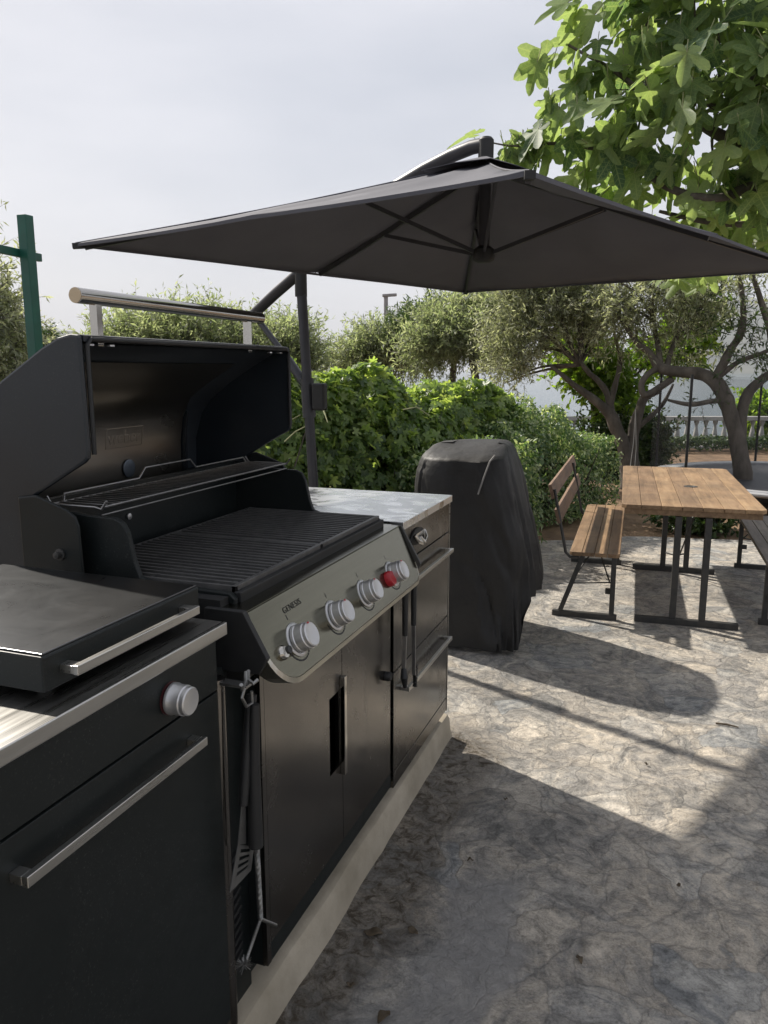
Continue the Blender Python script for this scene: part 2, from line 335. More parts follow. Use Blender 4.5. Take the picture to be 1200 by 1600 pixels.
def patio_mat():
    m, t, b = base_mat('flagstone paving')
    P = coords(t, (1,1,1), kind='World')
    n1 = nn(t, 'ShaderNodeTexNoise'); n1.inputs['Scale'].default_value = 2.4; n1.inputs['Detail'].default_value = 8; t.links.new(P, n1.inputs['Vector'])
    va = nn(t, 'ShaderNodeVectorMath', operation='SCALE'); va.inputs['Scale'].default_value = .42; t.links.new(n1.outputs['Color'], va.inputs[0])
    vb = nn(t, 'ShaderNodeVectorMath', operation='ADD'); t.links.new(P, vb.inputs[0]); t.links.new(va.outputs[0], vb.inputs[1])
    vo = nn(t, 'ShaderNodeTexVoronoi', feature='DISTANCE_TO_EDGE'); vo.inputs['Scale'].default_value = 4.9; t.links.new(vb.outputs[0], vo.inputs['Vector'])
    vc = nn(t, 'ShaderNodeTexVoronoi', feature='F1'); vc.inputs['Scale'].default_value = 4.9; t.links.new(vb.outputs[0], vc.inputs['Vector'])
    sep = nn(t, 'ShaderNodeSeparateColor'); t.links.new(vc.outputs['Color'], sep.inputs[0])
    cell = ramp(t, sep.outputs[0], [(0,(.30,.285,.26)),(.25,(.38,.355,.32)),(.5,(.44,.42,.385)),(.8,(.41,.375,.325)),(1,(.33,.335,.33))])
    # mottled weathering at three scales
    f2 = tex_noise(t, vb.outputs[0], 5.5, 10, .70, 1.6); f3 = tex_noise(t, P, 22, 9, .74, .8); f4 = tex_noise(t, P, .55, 3, .5)
    def mul(a, bb, k):
        x = nn(t, 'ShaderNodeMix', data_type='RGBA', blend_type='MULTIPLY'); x.inputs[0].default_value = k
        t.links.new(a, x.inputs[6]); t.links.new(bb, x.inputs[7]); return x.outputs[2]
    c = mul(cell, ramp(t, f2, [(.30,(.36,.38,.40)),(.46,(.85,.86,.88)),(.55,(1.15,1.12,1.08)),(.70,(1.6,1.55,1.48))]), 1)
    c = mul(c, ramp(t, f3, [(.33,(.55,.54,.53)),(.5,(1,1,1)),(.7,(1.22,1.2,1.18))]), .85)
    c = mul(c, ramp(t, f4, [(.35,(.78,.80,.82)),(.62,(1.16,1.14,1.10))]), .8)
    # dark wandering seams inside stones
    vs = nn(t, 'ShaderNodeTexVoronoi', feature='DISTANCE_TO_EDGE'); vs.inputs['Scale'].default_value = 7.5
    n5 = nn(t, 'ShaderNodeTexNoise'); n5.inputs['Scale'].default_value = 3.5; n5.inputs['Detail'].default_value = 8; t.links.new(P, n5.inputs['Vector'])
    v5 = nn(t, 'ShaderNodeVectorMath', operation='SCALE'); v5.inputs['Scale'].default_value = .5; t.links.new(n5.outputs['Color'], v5.inputs[0])
    v6 = nn(t, 'ShaderNodeVectorMath', operation='ADD'); t.links.new(P, v6.inputs[0]); t.links.new(v5.outputs[0], v6.inputs[1]); t.links.new(v6.outputs[0], vs.inputs['Vector'])
    brk = tex_noise(t, P, 2.3, 3, .5)
    mrk = nn(t, 'ShaderNodeMapRange'); mrk.inputs['From Min'].default_value = .42; mrk.inputs['From Max'].default_value = .6; t.links.new(brk, mrk.inputs[0])
    seam = nn(t, 'ShaderNodeMapRange'); seam.inputs['From Max'].default_value = .02; t.links.new(vs.outputs['Distance'], seam.inputs[0])
    sm = nn(t, 'ShaderNodeMath', operation='MAXIMUM'); t.links.new(seam.outputs[0], sm.inputs[0]); t.links.new(mrk.outputs[0], sm.inputs[1])
    c = mul(c, ramp(t, sm.outputs[0], [(0,(.5,.49,.48)),(1,(1,1,1))]), .2)
    gr = tex_noise(t, P, 150, 3, .6)
    c = mul(c, ramp(t, gr, [(.3,(.62,.62,.62)),(.5,(1,1,1)),(.75,(1.2,1.2,1.2))]), .6)
    fv = tex_noise(t, P, 4.2, 9, .66, 2.6)
    c = mul(c, ramp(t, fv, [(.40,(1,1,1)),(.455,(.95,.95,.95)),(.478,(.42,.43,.45)),(.495,(.9,.9,.9)),(.56,(1.12,1.12,1.12))]), .5)
    jr = ramp(t, vo.outputs['Distance'], [(0,(.5,.5,.5)),(.012,(.74,.74,.74)),(.034,(1,1,1))])
    jm = nn(t, 'ShaderNodeMix', data_type='RGBA'); jm.inputs[6].default_value = (.15,.145,.135,1)
    t.links.new(jr, jm.inputs[0]); t.links.new(c, jm.inputs[7]); c = jm.outputs[2]
    # smooth cement patch by the kerb and dirt along the kerb foot
    sx = nn(t, 'ShaderNodeSeparateXYZ'); t.links.new(vb.outputs[0], sx.inputs[0])
    def edge(inp, a, bq):
        r = nn(t, 'ShaderNodeMapRange', interpolation_type='SMOOTHSTEP'); r.inputs['From Min'].default_value = a; r.inputs['From Max'].default_value = bq
        t.links.new(inp, r.inputs[0]); return r.outputs[0]
    def times(a, bq):
        x = nn(t, 'ShaderNodeMath', operation='MULTIPLY'); t.links.new(a, x.inputs[0]); t.links.new(bq, x.inputs[1]); return x.outputs[0]
    # domain is shifted by about +.27 by the warp
    pm = times(times(edge(sx.outputs[0], -.40, -.33), edge(sx.outputs[0], -.08, -.16)), times(edge(sx.outputs[1], 1.5, 1.62), edge(sx.outputs[1], 2.52, 2.40)))
    pc = ramp(t, f3, [(.3,(.24,.235,.225)),(.7,(.34,.33,.32))])
    pj = nn(t, 'ShaderNodeMix', data_type='RGBA'); pk = nn(t, 'ShaderNodeMath', operation='MULTIPLY'); pk.inputs[1].default_value = .8
    t.links.new(pm, pk.inputs[0]); t.links.new(pk.outputs[0], pj.inputs[0]); t.links.new(c, pj.inputs[6]); t.links.new(pc, pj.inputs[7]); c = pj.outputs[2]
    dm = times(times(edge(sx.outputs[0], -.36, -.50), edge(sx.outputs[1], 3.6, 3.3)), ramp(t, f3, [(.35,(0,0,0)),(.6,(1,1,1))]))
    dj = nn(t, 'ShaderNodeMix', data_type='RGBA'); t.links.new(dm, dj.inputs[0]); t.links.new(c, dj.inputs[6]); dj.inputs[7].default_value = (.075,.06,.042,1); c = dj.outputs[2]
    t.links.new(c, b.inputs['Base Color']); b.inputs['Roughness'].default_value = .82; b.inputs['Specular IOR Level'].default_value = .35
    h1 = nn(t, 'ShaderNodeMath', operation='MULTIPLY_ADD'); t.links.new(f2, h1.inputs[0]); h1.inputs[1].default_value = 1.2
    t.links.new(fv, h1.inputs[2])
    h2 = nn(t, 'ShaderNodeMath', operation='MULTIPLY_ADD'); t.links.new(f3, h2.inputs[0]); h2.inputs[1].default_value = .9; t.links.new(h1.outputs[0], h2.inputs[2])
    h3 = nn(t, 'ShaderNodeMath', operation='MULTIPLY_ADD'); t.links.new(sm.outputs[0], h3.inputs[0]); h3.inputs[1].default_value = .08; t.links.new(h2.outputs[0], h3.inputs[2]); h4 = nn(t, 'ShaderNodeMath', operation='MULTIPLY_ADD'); t.links.new(jr, h4.inputs[0]); h4.inputs[1].default_value = .32; t.links.new(h3.outputs[0], h4.inputs[2])
    bump(t, b, h4.outputs[0], 1.0, .016)
    return m
M_patio = patio_mat()
dusty(M_lid, .4); dusty(M_cover, .5, (.07,.065,.055))
M_soil = simple('dry soil', (.10,.062,.035), (.26,.17,.10), rough=.95, scale=3.5, bs=.8, bd=.03, bscale=18, kind='World')
M_hill = simple('distant hillside', (.03,.045,.035), (.09,.095,.08), rough=.95, scale=.02, kind='World')
m_, t_, b_ = base_mat('sea water'); M_sea = m_
b_.inputs['Base Color'].default_value = (.03,.07,.09,1); b_.inputs['Roughness'].default_value = .12; b_.inputs['IOR'].default_value = 1.33
bump(t_, b_, tex_noise(t_, coords(t_, (.5,.18,1), kind='World'), 1.3, 6, .6), .7, .5)
M_mat = simple('trampoline mat', (.015,.016,.02), (.03,.03,.035), rough=.6, scale=10)
m_, t_, b_ = base_mat('safety net'); M_net = m_
b_.inputs['Base Color'].default_value = (.03,.03,.035,1); b_.inputs['Alpha'].default_value = .14
M_pale = simple('trampoline pad', (.35,.36,.38), (.5,.5,.5), rough=.6, scale=6)

L_fig = leaf_mat('fig leaves', [(.06,.11,.06),(.12,.18,.08),(.18,.25,.11),(.22,.29,.14)], .50, (2.1,2.1,1.15), .5, back=(.17,.23,.12), spec=.3, veins=(-128,-50,0,50,128))
L_olive = leaf_mat('olive leaves', [(.11,.13,.08),(.18,.20,.12),(.29,.31,.22)], .5, (2.1,2.1,1.4), .5, back=(.32,.34,.27))
L_olive2 = leaf_mat('far olive leaves', [(.13,.17,.09),(.19,.23,.13),(.30,.33,.22)], .52, (2.1,2.1,1.4), .55, back=(.22,.25,.17))
L_vine = leaf_mat('vine leaves', [(.05,.095,.045),(.10,.165,.065),(.17,.25,.09),(.27,.34,.14)], .55, (2.4,2.3,1.0), .42, veins=(-100,-45,0,45,100))
L_bright = leaf_mat('bright broad leaves', [(.07,.14,.03),(.12,.20,.04),(.17,.27,.06)], .58, (2.5,2.3,.8), .45)
L_shrub = leaf_mat('shrub leaves', [(.05,.10,.045),(.10,.17,.07),(.20,.27,.12),(.46,.50,.36)], .45, (2.0,2.0,1.0), .4)
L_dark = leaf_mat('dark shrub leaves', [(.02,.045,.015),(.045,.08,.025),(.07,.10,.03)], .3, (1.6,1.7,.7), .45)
L_pine = leaf_mat('pine needles', [(.04,.075,.03),(.07,.11,.04),(.09,.14,.05)], .25, (1.5,1.6,.7), .55)

# ------------------------------------------------------------------ the setting
def grid(name, x0, x1, y0, y1, nx, ny, zf):
    xs = np.linspace(x0, x1, nx); ys = np.linspace(y0, y1, ny)
    V = np.array([(x, y, zf(x, y)) for y in ys for x in xs]); F = []
    for j in range(ny-1):
        for i in range(nx-1): a = j*nx+i; F.append((a, a+1, a+nx+1, a+nx))
    return np_mesh(name, V, np.array(F))
def fbm(x, y, s, o=4): return noise.fractal(Vector((x*s, y*s, 3.1)), 1.0, 2.0, o)
def terrain_z(x, y):
    # level terrace, sloping away past the sea railing (line through (-.1,18.5) heading (.94,.34))
    d = (y-19.3)*.94-(x+.1)*.34
    z = -.03 - .05*min(max((y-9)/8, 0), 1)
    if y > 8.6: z += .03*fbm(x, y, .9)
    if d > 0: z -= min(d*.55, 11) + .15*fbm(x, y, .4)*min(d, 3)
    return z
tag(link_mesh('garden_ground', grid('garden_ground', -60, 40, -12, 60, 150, 130, terrain_z), M_soil, smooth=True), kind='structure')
sea_me = np_mesh('sea', np.array([(-5600,-5600,-8.),(5600,-5600,-8.),(5600,5600,-8.),(-5600,5600,-8.)]), np.array([(0,1,2,3)]))
tag(link_mesh('sea', sea_me, M_sea), kind='structure')
# paving: irregular far edge running to the soil
edge = [(-7,-6),(6.5,-6),(6.5,8.25)]
ex = [(5,8.2),(3.5,8.05),(2.4,8.15),(1.6,8.05),(.93,8.08),(.55,8.0),(.2,7.93),(-.1,7.9),(-.35,7.82),(-.7,7.5),(-1.1,7.35),(-1.6,7.3),(-2.6,7.2),(-7,7.2)]
pav = MB().prism(edge+ex, -.03, 0.0, 'z').build('patio', M_patio); tag(pav, kind='structure')

def ridge(name, pts, depth, label=None):
    """hills: a row of summits (px, top px, distance), built as real land with a front slope to the sea and a back slope"""
    rows = []
    n = 140
    for i in range(n):
        u = i/(n-1)*(len(pts)-1); k = min(int(u), len(pts)-2); f = u-k
        px = pts[k][0]*(1-f)+pts[k+1][0]*f; py = pts[k][1]*(1-f)+pts[k+1][1]*f; D = pts[k][2]*(1-f)+pts[k+1][2]*f
        top = at(px, py, D); dirv = Vector((top.x, top.y, 0)).normalized()
        row = []
        for j in range(22):
            v = j/21; s = math.sin(min(v*1.35, 1)*math.pi/2) if v < .74 else math.cos((v-.74)/.26*math.pi/2)
            p = Vector((top.x, top.y, 0)) + dirv*((v-.74)*depth)
            nzv = noise.fractal(p*.0035, 1.0, 2.0, 5)*.13 + noise.fractal(p*.012, 1.0, 2.0, 4)*.04
            row.append((p.x, p.y, -9 + (top.z+9)*max(0, s*(1+nzv if 0 < j < 21 else 1))))
        rows.append(row)
    V = np.array([p for r in rows for p in r]); F = []
    for i in range(n-1):
        for j in range(21): a = i*22+j; F.append((a, a+22, a+23, a+1))
    return tag(link_mesh(name, np_mesh(name, V, np.array(F)), M_hill, smooth=True), kind='structure')
ridge('hills', [(930,566,3300),(990,548,3300),(1050,512,3200),(1100,484,3100),(1140,470,3100),(1200,476,3000),(1290,470,3000),(1500,500,3000),(1800,520,3000)], 1500)
ridge('headland', [(-500,500,1700),(-200,505,1700),(0,512,1700),(110,524,1750),(230,536,1800),(400,556,1900),(470,572,1900)], 700)

# ------------------------------------------------------------------ outdoor kitchen
FX = -.84
# concrete plinth with slightly uneven, rounded front
pl = MB(); ys = np.linspace(-.6, 3.135, 60); prof = []
for y in ys:
    w = .006*fbm(y*3, 0, 1.0); q = .004*fbm(y*5, 7, 1.0)
    prof.append([(-1.5, y, 0), (-1.5, y, .106), (-.868+w, y, .106+q), (-.852+w, y, .100+q), (-.843+w, y, .085+q), (-.838+w*.6, y, .04), (-.828+w*1.5, y, -.01)])
vs = [p for r in prof for p in r]; fs = []
for i in range(len(ys)-1):
    for j in range(6): a = i*7+j; fs.append((a, a+1, a+8, a+7))
fs.append(tuple(reversed(range(7)))); fs.append(tuple(range((len(ys)-1)*7, len(ys)*7)))
pl.add(vs, fs)
tag(pl.build('concrete_plinth', M_concrete, smooth='auto'), 'low beige concrete plinth running under the black outdoor kitchen', 'plinth')

def hbar(mb, x, y0, y1, z, out=.034, w=.012, h=.02):
    """flat bar handle along y standing off a face at x"""
    mb.box(x+out-w, x+out, y0, y1, z-h/2, z+h/2)
    mb.box(x, x+out-w, y0, y0+.02, z-h/2+.001, z+h/2-.001); mb.box(x, x+out-w, y1-.02, y1, z-h/2+.001, z+h/2-.001)

KN = [(.037,0),(.037,.004),(.030,.006),(.030,.012),(.0285,.014),(.0285,.034),(.0265,.036),(.0265,.044),(.024,.046),(.021,.0455),(.0,.0445)]
def knob(parent, c, ax, r=1.0, mark=True, red_ring=False):
    o = MB().lathe(c, ax, [(a*r, b) for a, b in KN[2:]], 40).build('knob', M_knob, parent, smooth='auto')
    if red_ring: MB().lathe(c, ax, [(.0312*r,0),(.0312*r,.002),(.0295*r,.0025)], 40).build('ring', M_maroon, o, smooth='auto')
    else: MB().lathe(c, ax, [(.0365*r,0),(.0365*r,.002),(.033*r,.004),(.031*r,.004)], 40).build('bezel', M_knob, o, smooth='auto')
    if mark:
        axv = Vector(ax).normalized(); u = (Vector((0,0,1))-axv*axv.z).normalized(); p = Vector(c)+axv*.0445+u*.0245*r
        MB().bar(p-axv*.008, p+axv*.003, .005, .004).build('pointer', M_red, o)
    return o

# --- left cabinet with griddle cover
lc = thing('griddle_cabinet', (-1.15, .8, .106), 'matte black cabinet at the left with steel counter, one knob and a flat griddle cover', 'cabinet')
MB().box(-1.49, FX-.012, .30, 1.31, .165, 1.062).box(-1.45, FX-.07, .32, 1.30, .107, .165).build('body', M_enamel, lc)
MB().box(-1.50, -.832, .30, 1.332, 1.064, 1.091).build('counter', M_steel, lc, bevel=.002)
MB().box(FX-.011, FX, .302, 1.300, .956, 1.060).build('control_panel', M_enamel, lc, bevel=.0015)
dr = MB().box(FX-.011, FX, .302, 1.300, .178, .951).build('door', M_enamel, lc, bevel=.0015)
hb = MB(); hbar(hb, FX, .750, 1.205, .893, .034, .011, .017); hb.build('handle', M_steel, dr, bevel=.001)
knob(lc, (FX, 1.14, 1.003), (1,0,0), 1.0, False, True)
# griddle cover: brushed top with black skirt
gc = MB().box(-1.40, -.885, .888, 1.315, 1.106, 1.166).build('griddle_cover', M_enamel, lc, bevel=.004)
def scratched():
    m, t, b = base_mat('scratched steel lid'); co = coords(t, (1,1,1), kind='World')
    f = tex_noise(t, coords(t, (40,2,1), kind='World'), 3, 5, .6); g = tex_noise(t, co, 5, 6, .65)
    t.links.new(ramp(t, g, [(.3,(.125,.13,.135)),(.7,(.15,.152,.155))]), b.inputs['Base Color']); b.inputs['Metallic'].default_value = 1
    g2 = tex_noise(t, coords(t, (3,3,1), kind='World'), 2.2, 10, .75, 1.5)
    t.links.new(ramp(t, g2, [(.35,(.27,.27,.27)),(.6,(.30,.30,.30)),(.72,(.36,.36,.36))]), b.inputs['Roughness'])
    bump(t, b, f, .05, .0006); return m
M_scr = scratched()
MB().box(-1.396, -.889, .892, 1.311, 1.1662, 1.1695).build('top_sheet', M_scr, gc, bevel=.001)
for fx, fy in ((-1.36,.93),(-.925,.93),(-1.36,1.27),(-.925,1.27)): MB().lathe((fx, fy, 1.091), (0,0,1), [(.012,0),(.012,.015)], 14).build('foot', M_black, gc)
hb = MB(); hbar(hb, -.885, .922, 1.262, 1.136, .036, .011, .016); hb.build('handle', M_steel, gc, bevel=.001)

# --- narrow filler column with vent slots between the cabinets
fc = thing('filler_column', (-1.1, 1.39, .107), 'narrow recessed black filler column with vent ribs between the left cabinet and the grill', 'filler panel')
MB().box(-1.40, FX-.05, 1.3335, 1.475, .107, .96).build('back_panel', M_enamel, fc)
MB().tube([(FX-.035,1.352,.11),(FX-.035,1.352,.955)], .017, 14).build('front_post', M_door, fc, smooth='auto')
vr = MB()
for k in range(13): vr.bar((FX-.047,1.385,.20+k*.024), (FX-.047,1.43,.212+k*.024), .008, .010)
vr.build('vent_ribs', M_black, fc)

# --- the grill
gg = thing('gas_grill', (-1.15, 1.92, .107), 'large black built-in gas grill with raised lid, slanted steel knob console and double cupboard doors', 'grill')
MB().box(-1.49, FX-.012, 1.477, 2.366, .165, 1.04).box(-1.45, FX-.07, 1.48, 2.36, .107, .165).build('cabinet_body', M_enamel, gg)
MB().box(FX-.012, FX+.002, 1.468, 1.486, .175, .955).build('door_frame', M_door, gg, bevel=.001)
MB().box(FX-.011, FX-.001, 1.49, 2.36, .945, .985).build('top_rail', M_steel, gg)
# left door has a recessed grip slot
d1 = MB(); X0, X1 = FX-.011, FX
d1.box(X0, X1, 1.490, 1.850, .225, .938); d1.box(X0, X1, 1.915, 1.938, .225, .938)
d1.box(X0, X1, 1.850, 1.915, .705, .938); d1.box(X0, X1, 1.850, 1.915, .225, .475)
dl = d1.build('door', M_door, gg)
MB().box(X0-.03, X0-.001, 1.845, 1.920, .470, .710).build('grip_slot', M_black, dl)
MB().box(X1+.0005, X1+.016, 1.922, 1.938, .445, .745).build('handle', M_chrome, dl, bevel=.0015)
dr = MB().box(X0, X1, 1.943, 2.352, .225, .938).build('door', M_door, gg, bevel=.001)
MB().lathe((X1, 2.305, .60), (1,0,0), [(.016,0),(.016,.012),(.012,.02),(0,.022)], 20).build('latch_knob', M_black, dr, smooth='auto')
MB().box(X0, X1-.004, 1.486, 2.366, .168, .219).build('toe_panel', M_enamel, gg)
# console: slanted steel face with cut, rounded lower corners
top = Vector((FX+.008, 0, 1.087)); bot = Vector((-.752, 0, .918)); fd = (bot-top); FL = fd.length; fd.normalize()
fN = Vector((-fd.z, 0, fd.x)); fN = fN if fN.x > 0 else -fN
def fpt(y, s, o=0): return top + Vector((0,1,0))*y + fd*s + fN*o       # s metres down the face
Y0, Y1 = 1.415, 2.415
outl = [(Y0, 0), (Y0, .085)]
for k in range(9):
    a = k/8*math.pi/2; outl.append((Y0+.10*(1-math.cos(a))+.0, .085+(FL-.085)*math.sin(a)))
for k in range(9):
    a = math.pi/2*(1-k/8); outl.append((Y1-.05*(1-math.cos(a)), .13+(FL-.13)*math.sin(a)))
outl += [(Y1, 0)]
cf = MB(); n = len(outl)
cf.add([fpt(y, s, 0) for y, s in outl]+[fpt(y, s, -.012) for y, s in outl], [tuple(range(n)), tuple(reversed(range(n, 2*n)))]+[(i, i+n, (i+1) % n+n, (i+1) % n) for i in range(n)])
cfo = cf.build('console_face', M_face, gg, bevel=.0015)
lo = [p for p in outl if p[1] > .08]; m_n = len(lo)      # folded lower lip, hanging below the face
lv = [fpt(y, s_, .0005) for y, s_ in lo]; lv2 = []
for k, (y, s_) in enumerate(lo):
    a, b2 = lo[max(k-1, 0)], lo[min(k+1, m_n-1)]; t_ = Vector((b2[0]-a[0], b2[1]-a[1])).normalized(); o2 = Vector((-t_.y, t_.x))
    lv2.append(fpt(y, s_, .0005) + Vector((0, o2.x*.010, 0)) + Vector((0,0,-1))*max(0, o2.y)*.012 + fd*min(0, o2.y)*.0)
lv3 = [p + Vector((-.045, 0, -.006)) for p in lv2]
lip = MB().add(lv+lv2+lv3, [(i_+m_n*r_, i_+1+m_n*r_, i_+1+m_n*(r_+1), i_+m_n*(r_+1)) for i_ in range(m_n-1) for r_ in (0,1)]); lipo = lip.build('console_lip', M_lipm, gg)
sol = lipo.modifiers.new('t', 'SOLIDIFY'); sol.thickness = .002; sol.offset = 0
capL = [(-.93,1.092),(FX+.006,1.092),(-.778,.992),(-.80,.955),(-.93,.950)]
MB().prism(capL, 1.398, 1.4135).build('end_cap', M_black, gg, bevel=.002)
MB().prism([(-.90,1.088),(-.826,1.089),(-.756,.962),(-.775,.925),(-.90,.925)], 2.417, 2.430).build('end_cap', M_steelleg, gg, bevel=.002)
MB().box(-.91, FX-.002, 1.415, 2.415, .93, 1.073).build('console_back', M_black, gg)
MB().prism([(-.905,1.0745),(FX+.006,1.0745),(FX+.006,1.0885),(-.905,1.0885)], 1.415, 2.430).build('console_ledge', M_face, gg, bevel=.001)
def facehit(px, py, off=.045):
    p = onplane(px, py, fpt(0, 0, off), fN); return p - fN*off
for (px, py) in ((488,990),(545,953),(591,919),(632,889)): knob(gg, facehit(px, py), fN, 1.12)
p = facehit(615, 902, .02); MB().lathe(p, fN, [(.024,0),(.024,.012),(.021,.018),(.0,.019)], 28).build('red_button', M_red, gg, smooth='auto')
p = facehit(447, 1018, .012); ig = MB().lathe(p, fN, [(.017,0),(.017,.006),(.013,.012),(.0,.013)], 28).build('igniter_button', M_chrome, gg, smooth='auto')
MB().lathe(p+Vector((0,.012,0)), fN, [(.009,.0),(.009,.0165),(0,.017)], 20).build('button_core', M_steelleg, ig, smooth='auto')
# printed dial arcs under the knobs
for (px, py) in ((488,990),(545,953),(591,919),(632,889)):
    c = facehit(px, py); arc = MB(); uy = Vector((0,1,0))
    for k in range(16):
        a0 = R_(-80+k*10); a1 = R_(-80+k*10+(10 if k > 6 else 7))
        pp = [c+(fd*math.cos(a)+uy*-math.sin(a))*r+fN*.0006 for a, r in ((a0,.0475),(a1,.0475),(a1,.0515),(a0,.0515))]
        arc.add(pp, [(0,1,2,3)])
    tk = c-fd*.056+fN*.0006; MB().add([tk+uy*.001-fd*.006, tk-uy*.001-fd*.006, tk-uy*.001+fd*.006, tk+uy*.001+fd*.006], [(0,1,2,3)]).build('dial_tick', M_black, cfo)
    arc.build('dial_marking', M_black, cfo)
def text_obj(body, size, M, mat, name, parent, ext=.0006, off=0.0, spacing=1.0):
    cu = bpy.data.curves.new(name, 'FONT'); cu.body = body; cu.size = size; cu.extrude = ext; cu.align_x = 'CENTER'; cu.align_y = 'CENTER'; cu.offset = off; cu.space_character = spacing
    o = bpy.data.objects.new('tmp', cu); COL.objects.link(o); bpy.context.view_layer.update()
    me = bpy.data.meshes.new_from_object(o.evaluated_get(bpy.context.evaluated_depsgraph_get())); bpy.data.objects.remove(o)
    me.transform(M); me.name = name
    return link_mesh(name, me, mat, parent)
c = facehit(456, 947, 0)
Mx = Matrix((( 0, -fd.x, fN.x, c.x+fN.x*.001), (1, -fd.y, fN.y, c.y), (0, -fd.z, fN.z, c.z+fN.z*.001), (0,0,0,1)))
text_obj('GENESIS', .021, Mx, M_black, 'lettering', cfo, .0003, -.0002, 1.2)
# cook box
sideP = [(-1.45,1.02),(-1.45,1.285),(-1.40,1.288),(-1.33,1.270),(-1.27,1.264),(-1.20,1.262),(-1.178,1.252),(-1.165,1.23),(-1.15,1.16),(-1.138,1.128),(-1.11,1.118),(-.90,1.112),(-.885,1.10),(-.882,1.02)]
for ya in (1.452, 2.392): MB().prism(sideP, ya, ya+.016).build('cook_box_side', M_enamel, gg, bevel=.003)
MB().box(-1.452, -1.436, 1.469, 2.391, 1.0, 1.285).build('cook_box_back', M_enamel, gg)
MB().box(-.897, -.878, 1.469, 2.391, 1.03, 1.112).build('cook_box_front', M_black, gg, bevel=.003)
MB().box(-1.435, -.90, 1.469, 2.391, 1.0, 1.03).build('cook_box_floor', M_black, gg)
MB().prism([(-1.44,1.305),(-1.44,1.09),(-1.264,1.09),(-1.262,1.13),(-1.266,1.245),(-1.275,1.268),(-1.30,1.284),(-1.385,1.312)], 1.411, 1.4185).build('cook_box_cheek', M_enamel, gg, bevel=.004)
MB().prism([(-1.44,1.305),(-1.44,1.09),(-1.264,1.09),(-1.262,1.13),(-1.266,1.245),(-1.275,1.268),(-1.30,1.284),(-1.385,1.312)], 2.445, 2.458).build('cook_box_cheek', M_enamel, gg, bevel=.004)
MB().box(-1.50, -.90, 1.4165, 1.451, 1.042, 1.105).build('side_gutter', M_black, gg); MB().box(-1.50, -.91, 2.409, 2.430, 1.042, 1.0735).build('side_gutter', M_black, gg)
MB().lathe((-1.325,1.411,1.175), (0,-1,0), [(.014,0),(.014,.004),(.008,.005),(.008,.016),(0,.018)], 18).build('hinge_bolt', M_steelleg, gg, smooth='auto')
MB().lathe((-1.434,1.80,1.19), (1,0,0), [(.009,0),(.009,.004),(0,.006)], 16).build('rear_screw', M_knob, gg, smooth='auto')
# grates: two cast halves of bars running front to back
for (a, b2) in ((1.472, 1.928), (1.932, 2.388)):
    g = MB(); g.box(-1.38, -1.368, a, b2, 1.108, 1.124); g.box(-.905, -.893, a, b2, 1.108, 1.124)
    g.box(-1.37, -.893, a, a+.008, 1.108, 1.1235); g.box(-1.37, -.893, b2-.008, b2, 1.108, 1.1235)
    g.box(-1.14, -1.13, a, b2, 1.106, 1.1195)
    nb = 17
    for k in range(1, nb):
        y = a+(b2-a)*k/nb; g.box(-1.369, -.904, y-.0034, y+.0034, 1.109, 1.1255)
    g.build('grate', M_cast, gg, bevel=.0012)
for k in range(5):
    y = 1.56+k*.18; MB().prism([(y-.035,1.05),(y,1.085),(y+.035,1.05)], -1.38, -.92, 'x').build('burner_cover', M_black, gg)
# warming rack
wr = MB(); zr = 1.283
for x in (-1.385, -1.24): wr.tube([(x,1.462,zr),(x,2.40,zr)], .0032, 8)
for k in range(36): y = 1.485+k*.0256; wr.tube([(-1.386,y,zr+.002),(-1.24,y,zr+.002)], .0017, 6, False)
wr.tube([(-1.24,1.462,zr-.018),(-1.24,2.40,zr-.018)], .0022, 8)
for y in (1.462, 2.40):
    wr.tube([(-1.40,y,zr+.018),(-1.385,y,zr-.004),(-1.36,y,zr),(-1.26,y,zr),(-1.24,y,zr-.004),(-1.225,y,zr+.016)], .003, 8)
wr.tube([(-1.386,1.50,zr),(-1.392,1.51,zr+.018),(-1.392,1.80,zr+.018),(-1.392,1.83,zr+.045),(-1.392,2.05,zr+.045),(-1.392,2.08,zr+.018),(-1.392,2.37,zr+.018),(-1.386,2.38,zr)], .003, 8)
wr.build('warming_rack', M_wire, gg, smooth='auto')
# raised lid
outer = [(-1.236,1.676),(-1.262,1.679),(-1.30,1.671),(-1.345,1.650),(-1.47,1.577),(-1.56,1.512),(-1.605,1.455),(-1.635,1.36),(-1.638,1.25),(-1.60,1.16),(-1.545,1.10)]
def offset(poly, d):
    out = []
    for i, p in enumerate(poly):
        a = Vector(poly[max(i-1,0)]); b3 = Vector(poly[min(i+1,len(poly)-1)]); t = (b3-a).normalized(); nrm = Vector((-t.y, t.x)); out.append((p[0]+nrm.x*d, p[1]+nrm.y*d))
    return out
inner = offset(outer, .014)
inner[0] = (-1.236, 1.662)
LY0, LY1 = 1.420, 2.440
lid = MB().prism(outer+list(reversed(inner)), LY0+.014, LY1-.014)
lo_ = lid.build('lid', M_lid, gg, smooth='auto')
endp = outer + [(-1.43,1.10),(-1.425,1.25),(-1.41,1.298),(-1.385,1.314),(-1.30,1.362),(-1.245,1.392),(-1.234,1.402),(-1.231,1.42)]
for (a, b2) in ((LY0, LY0+.0138), (LY1-.0138, LY1)):
    MB().prism(endp, a, b2).build('lid_end', M_lid, lo_, bevel=.0066)
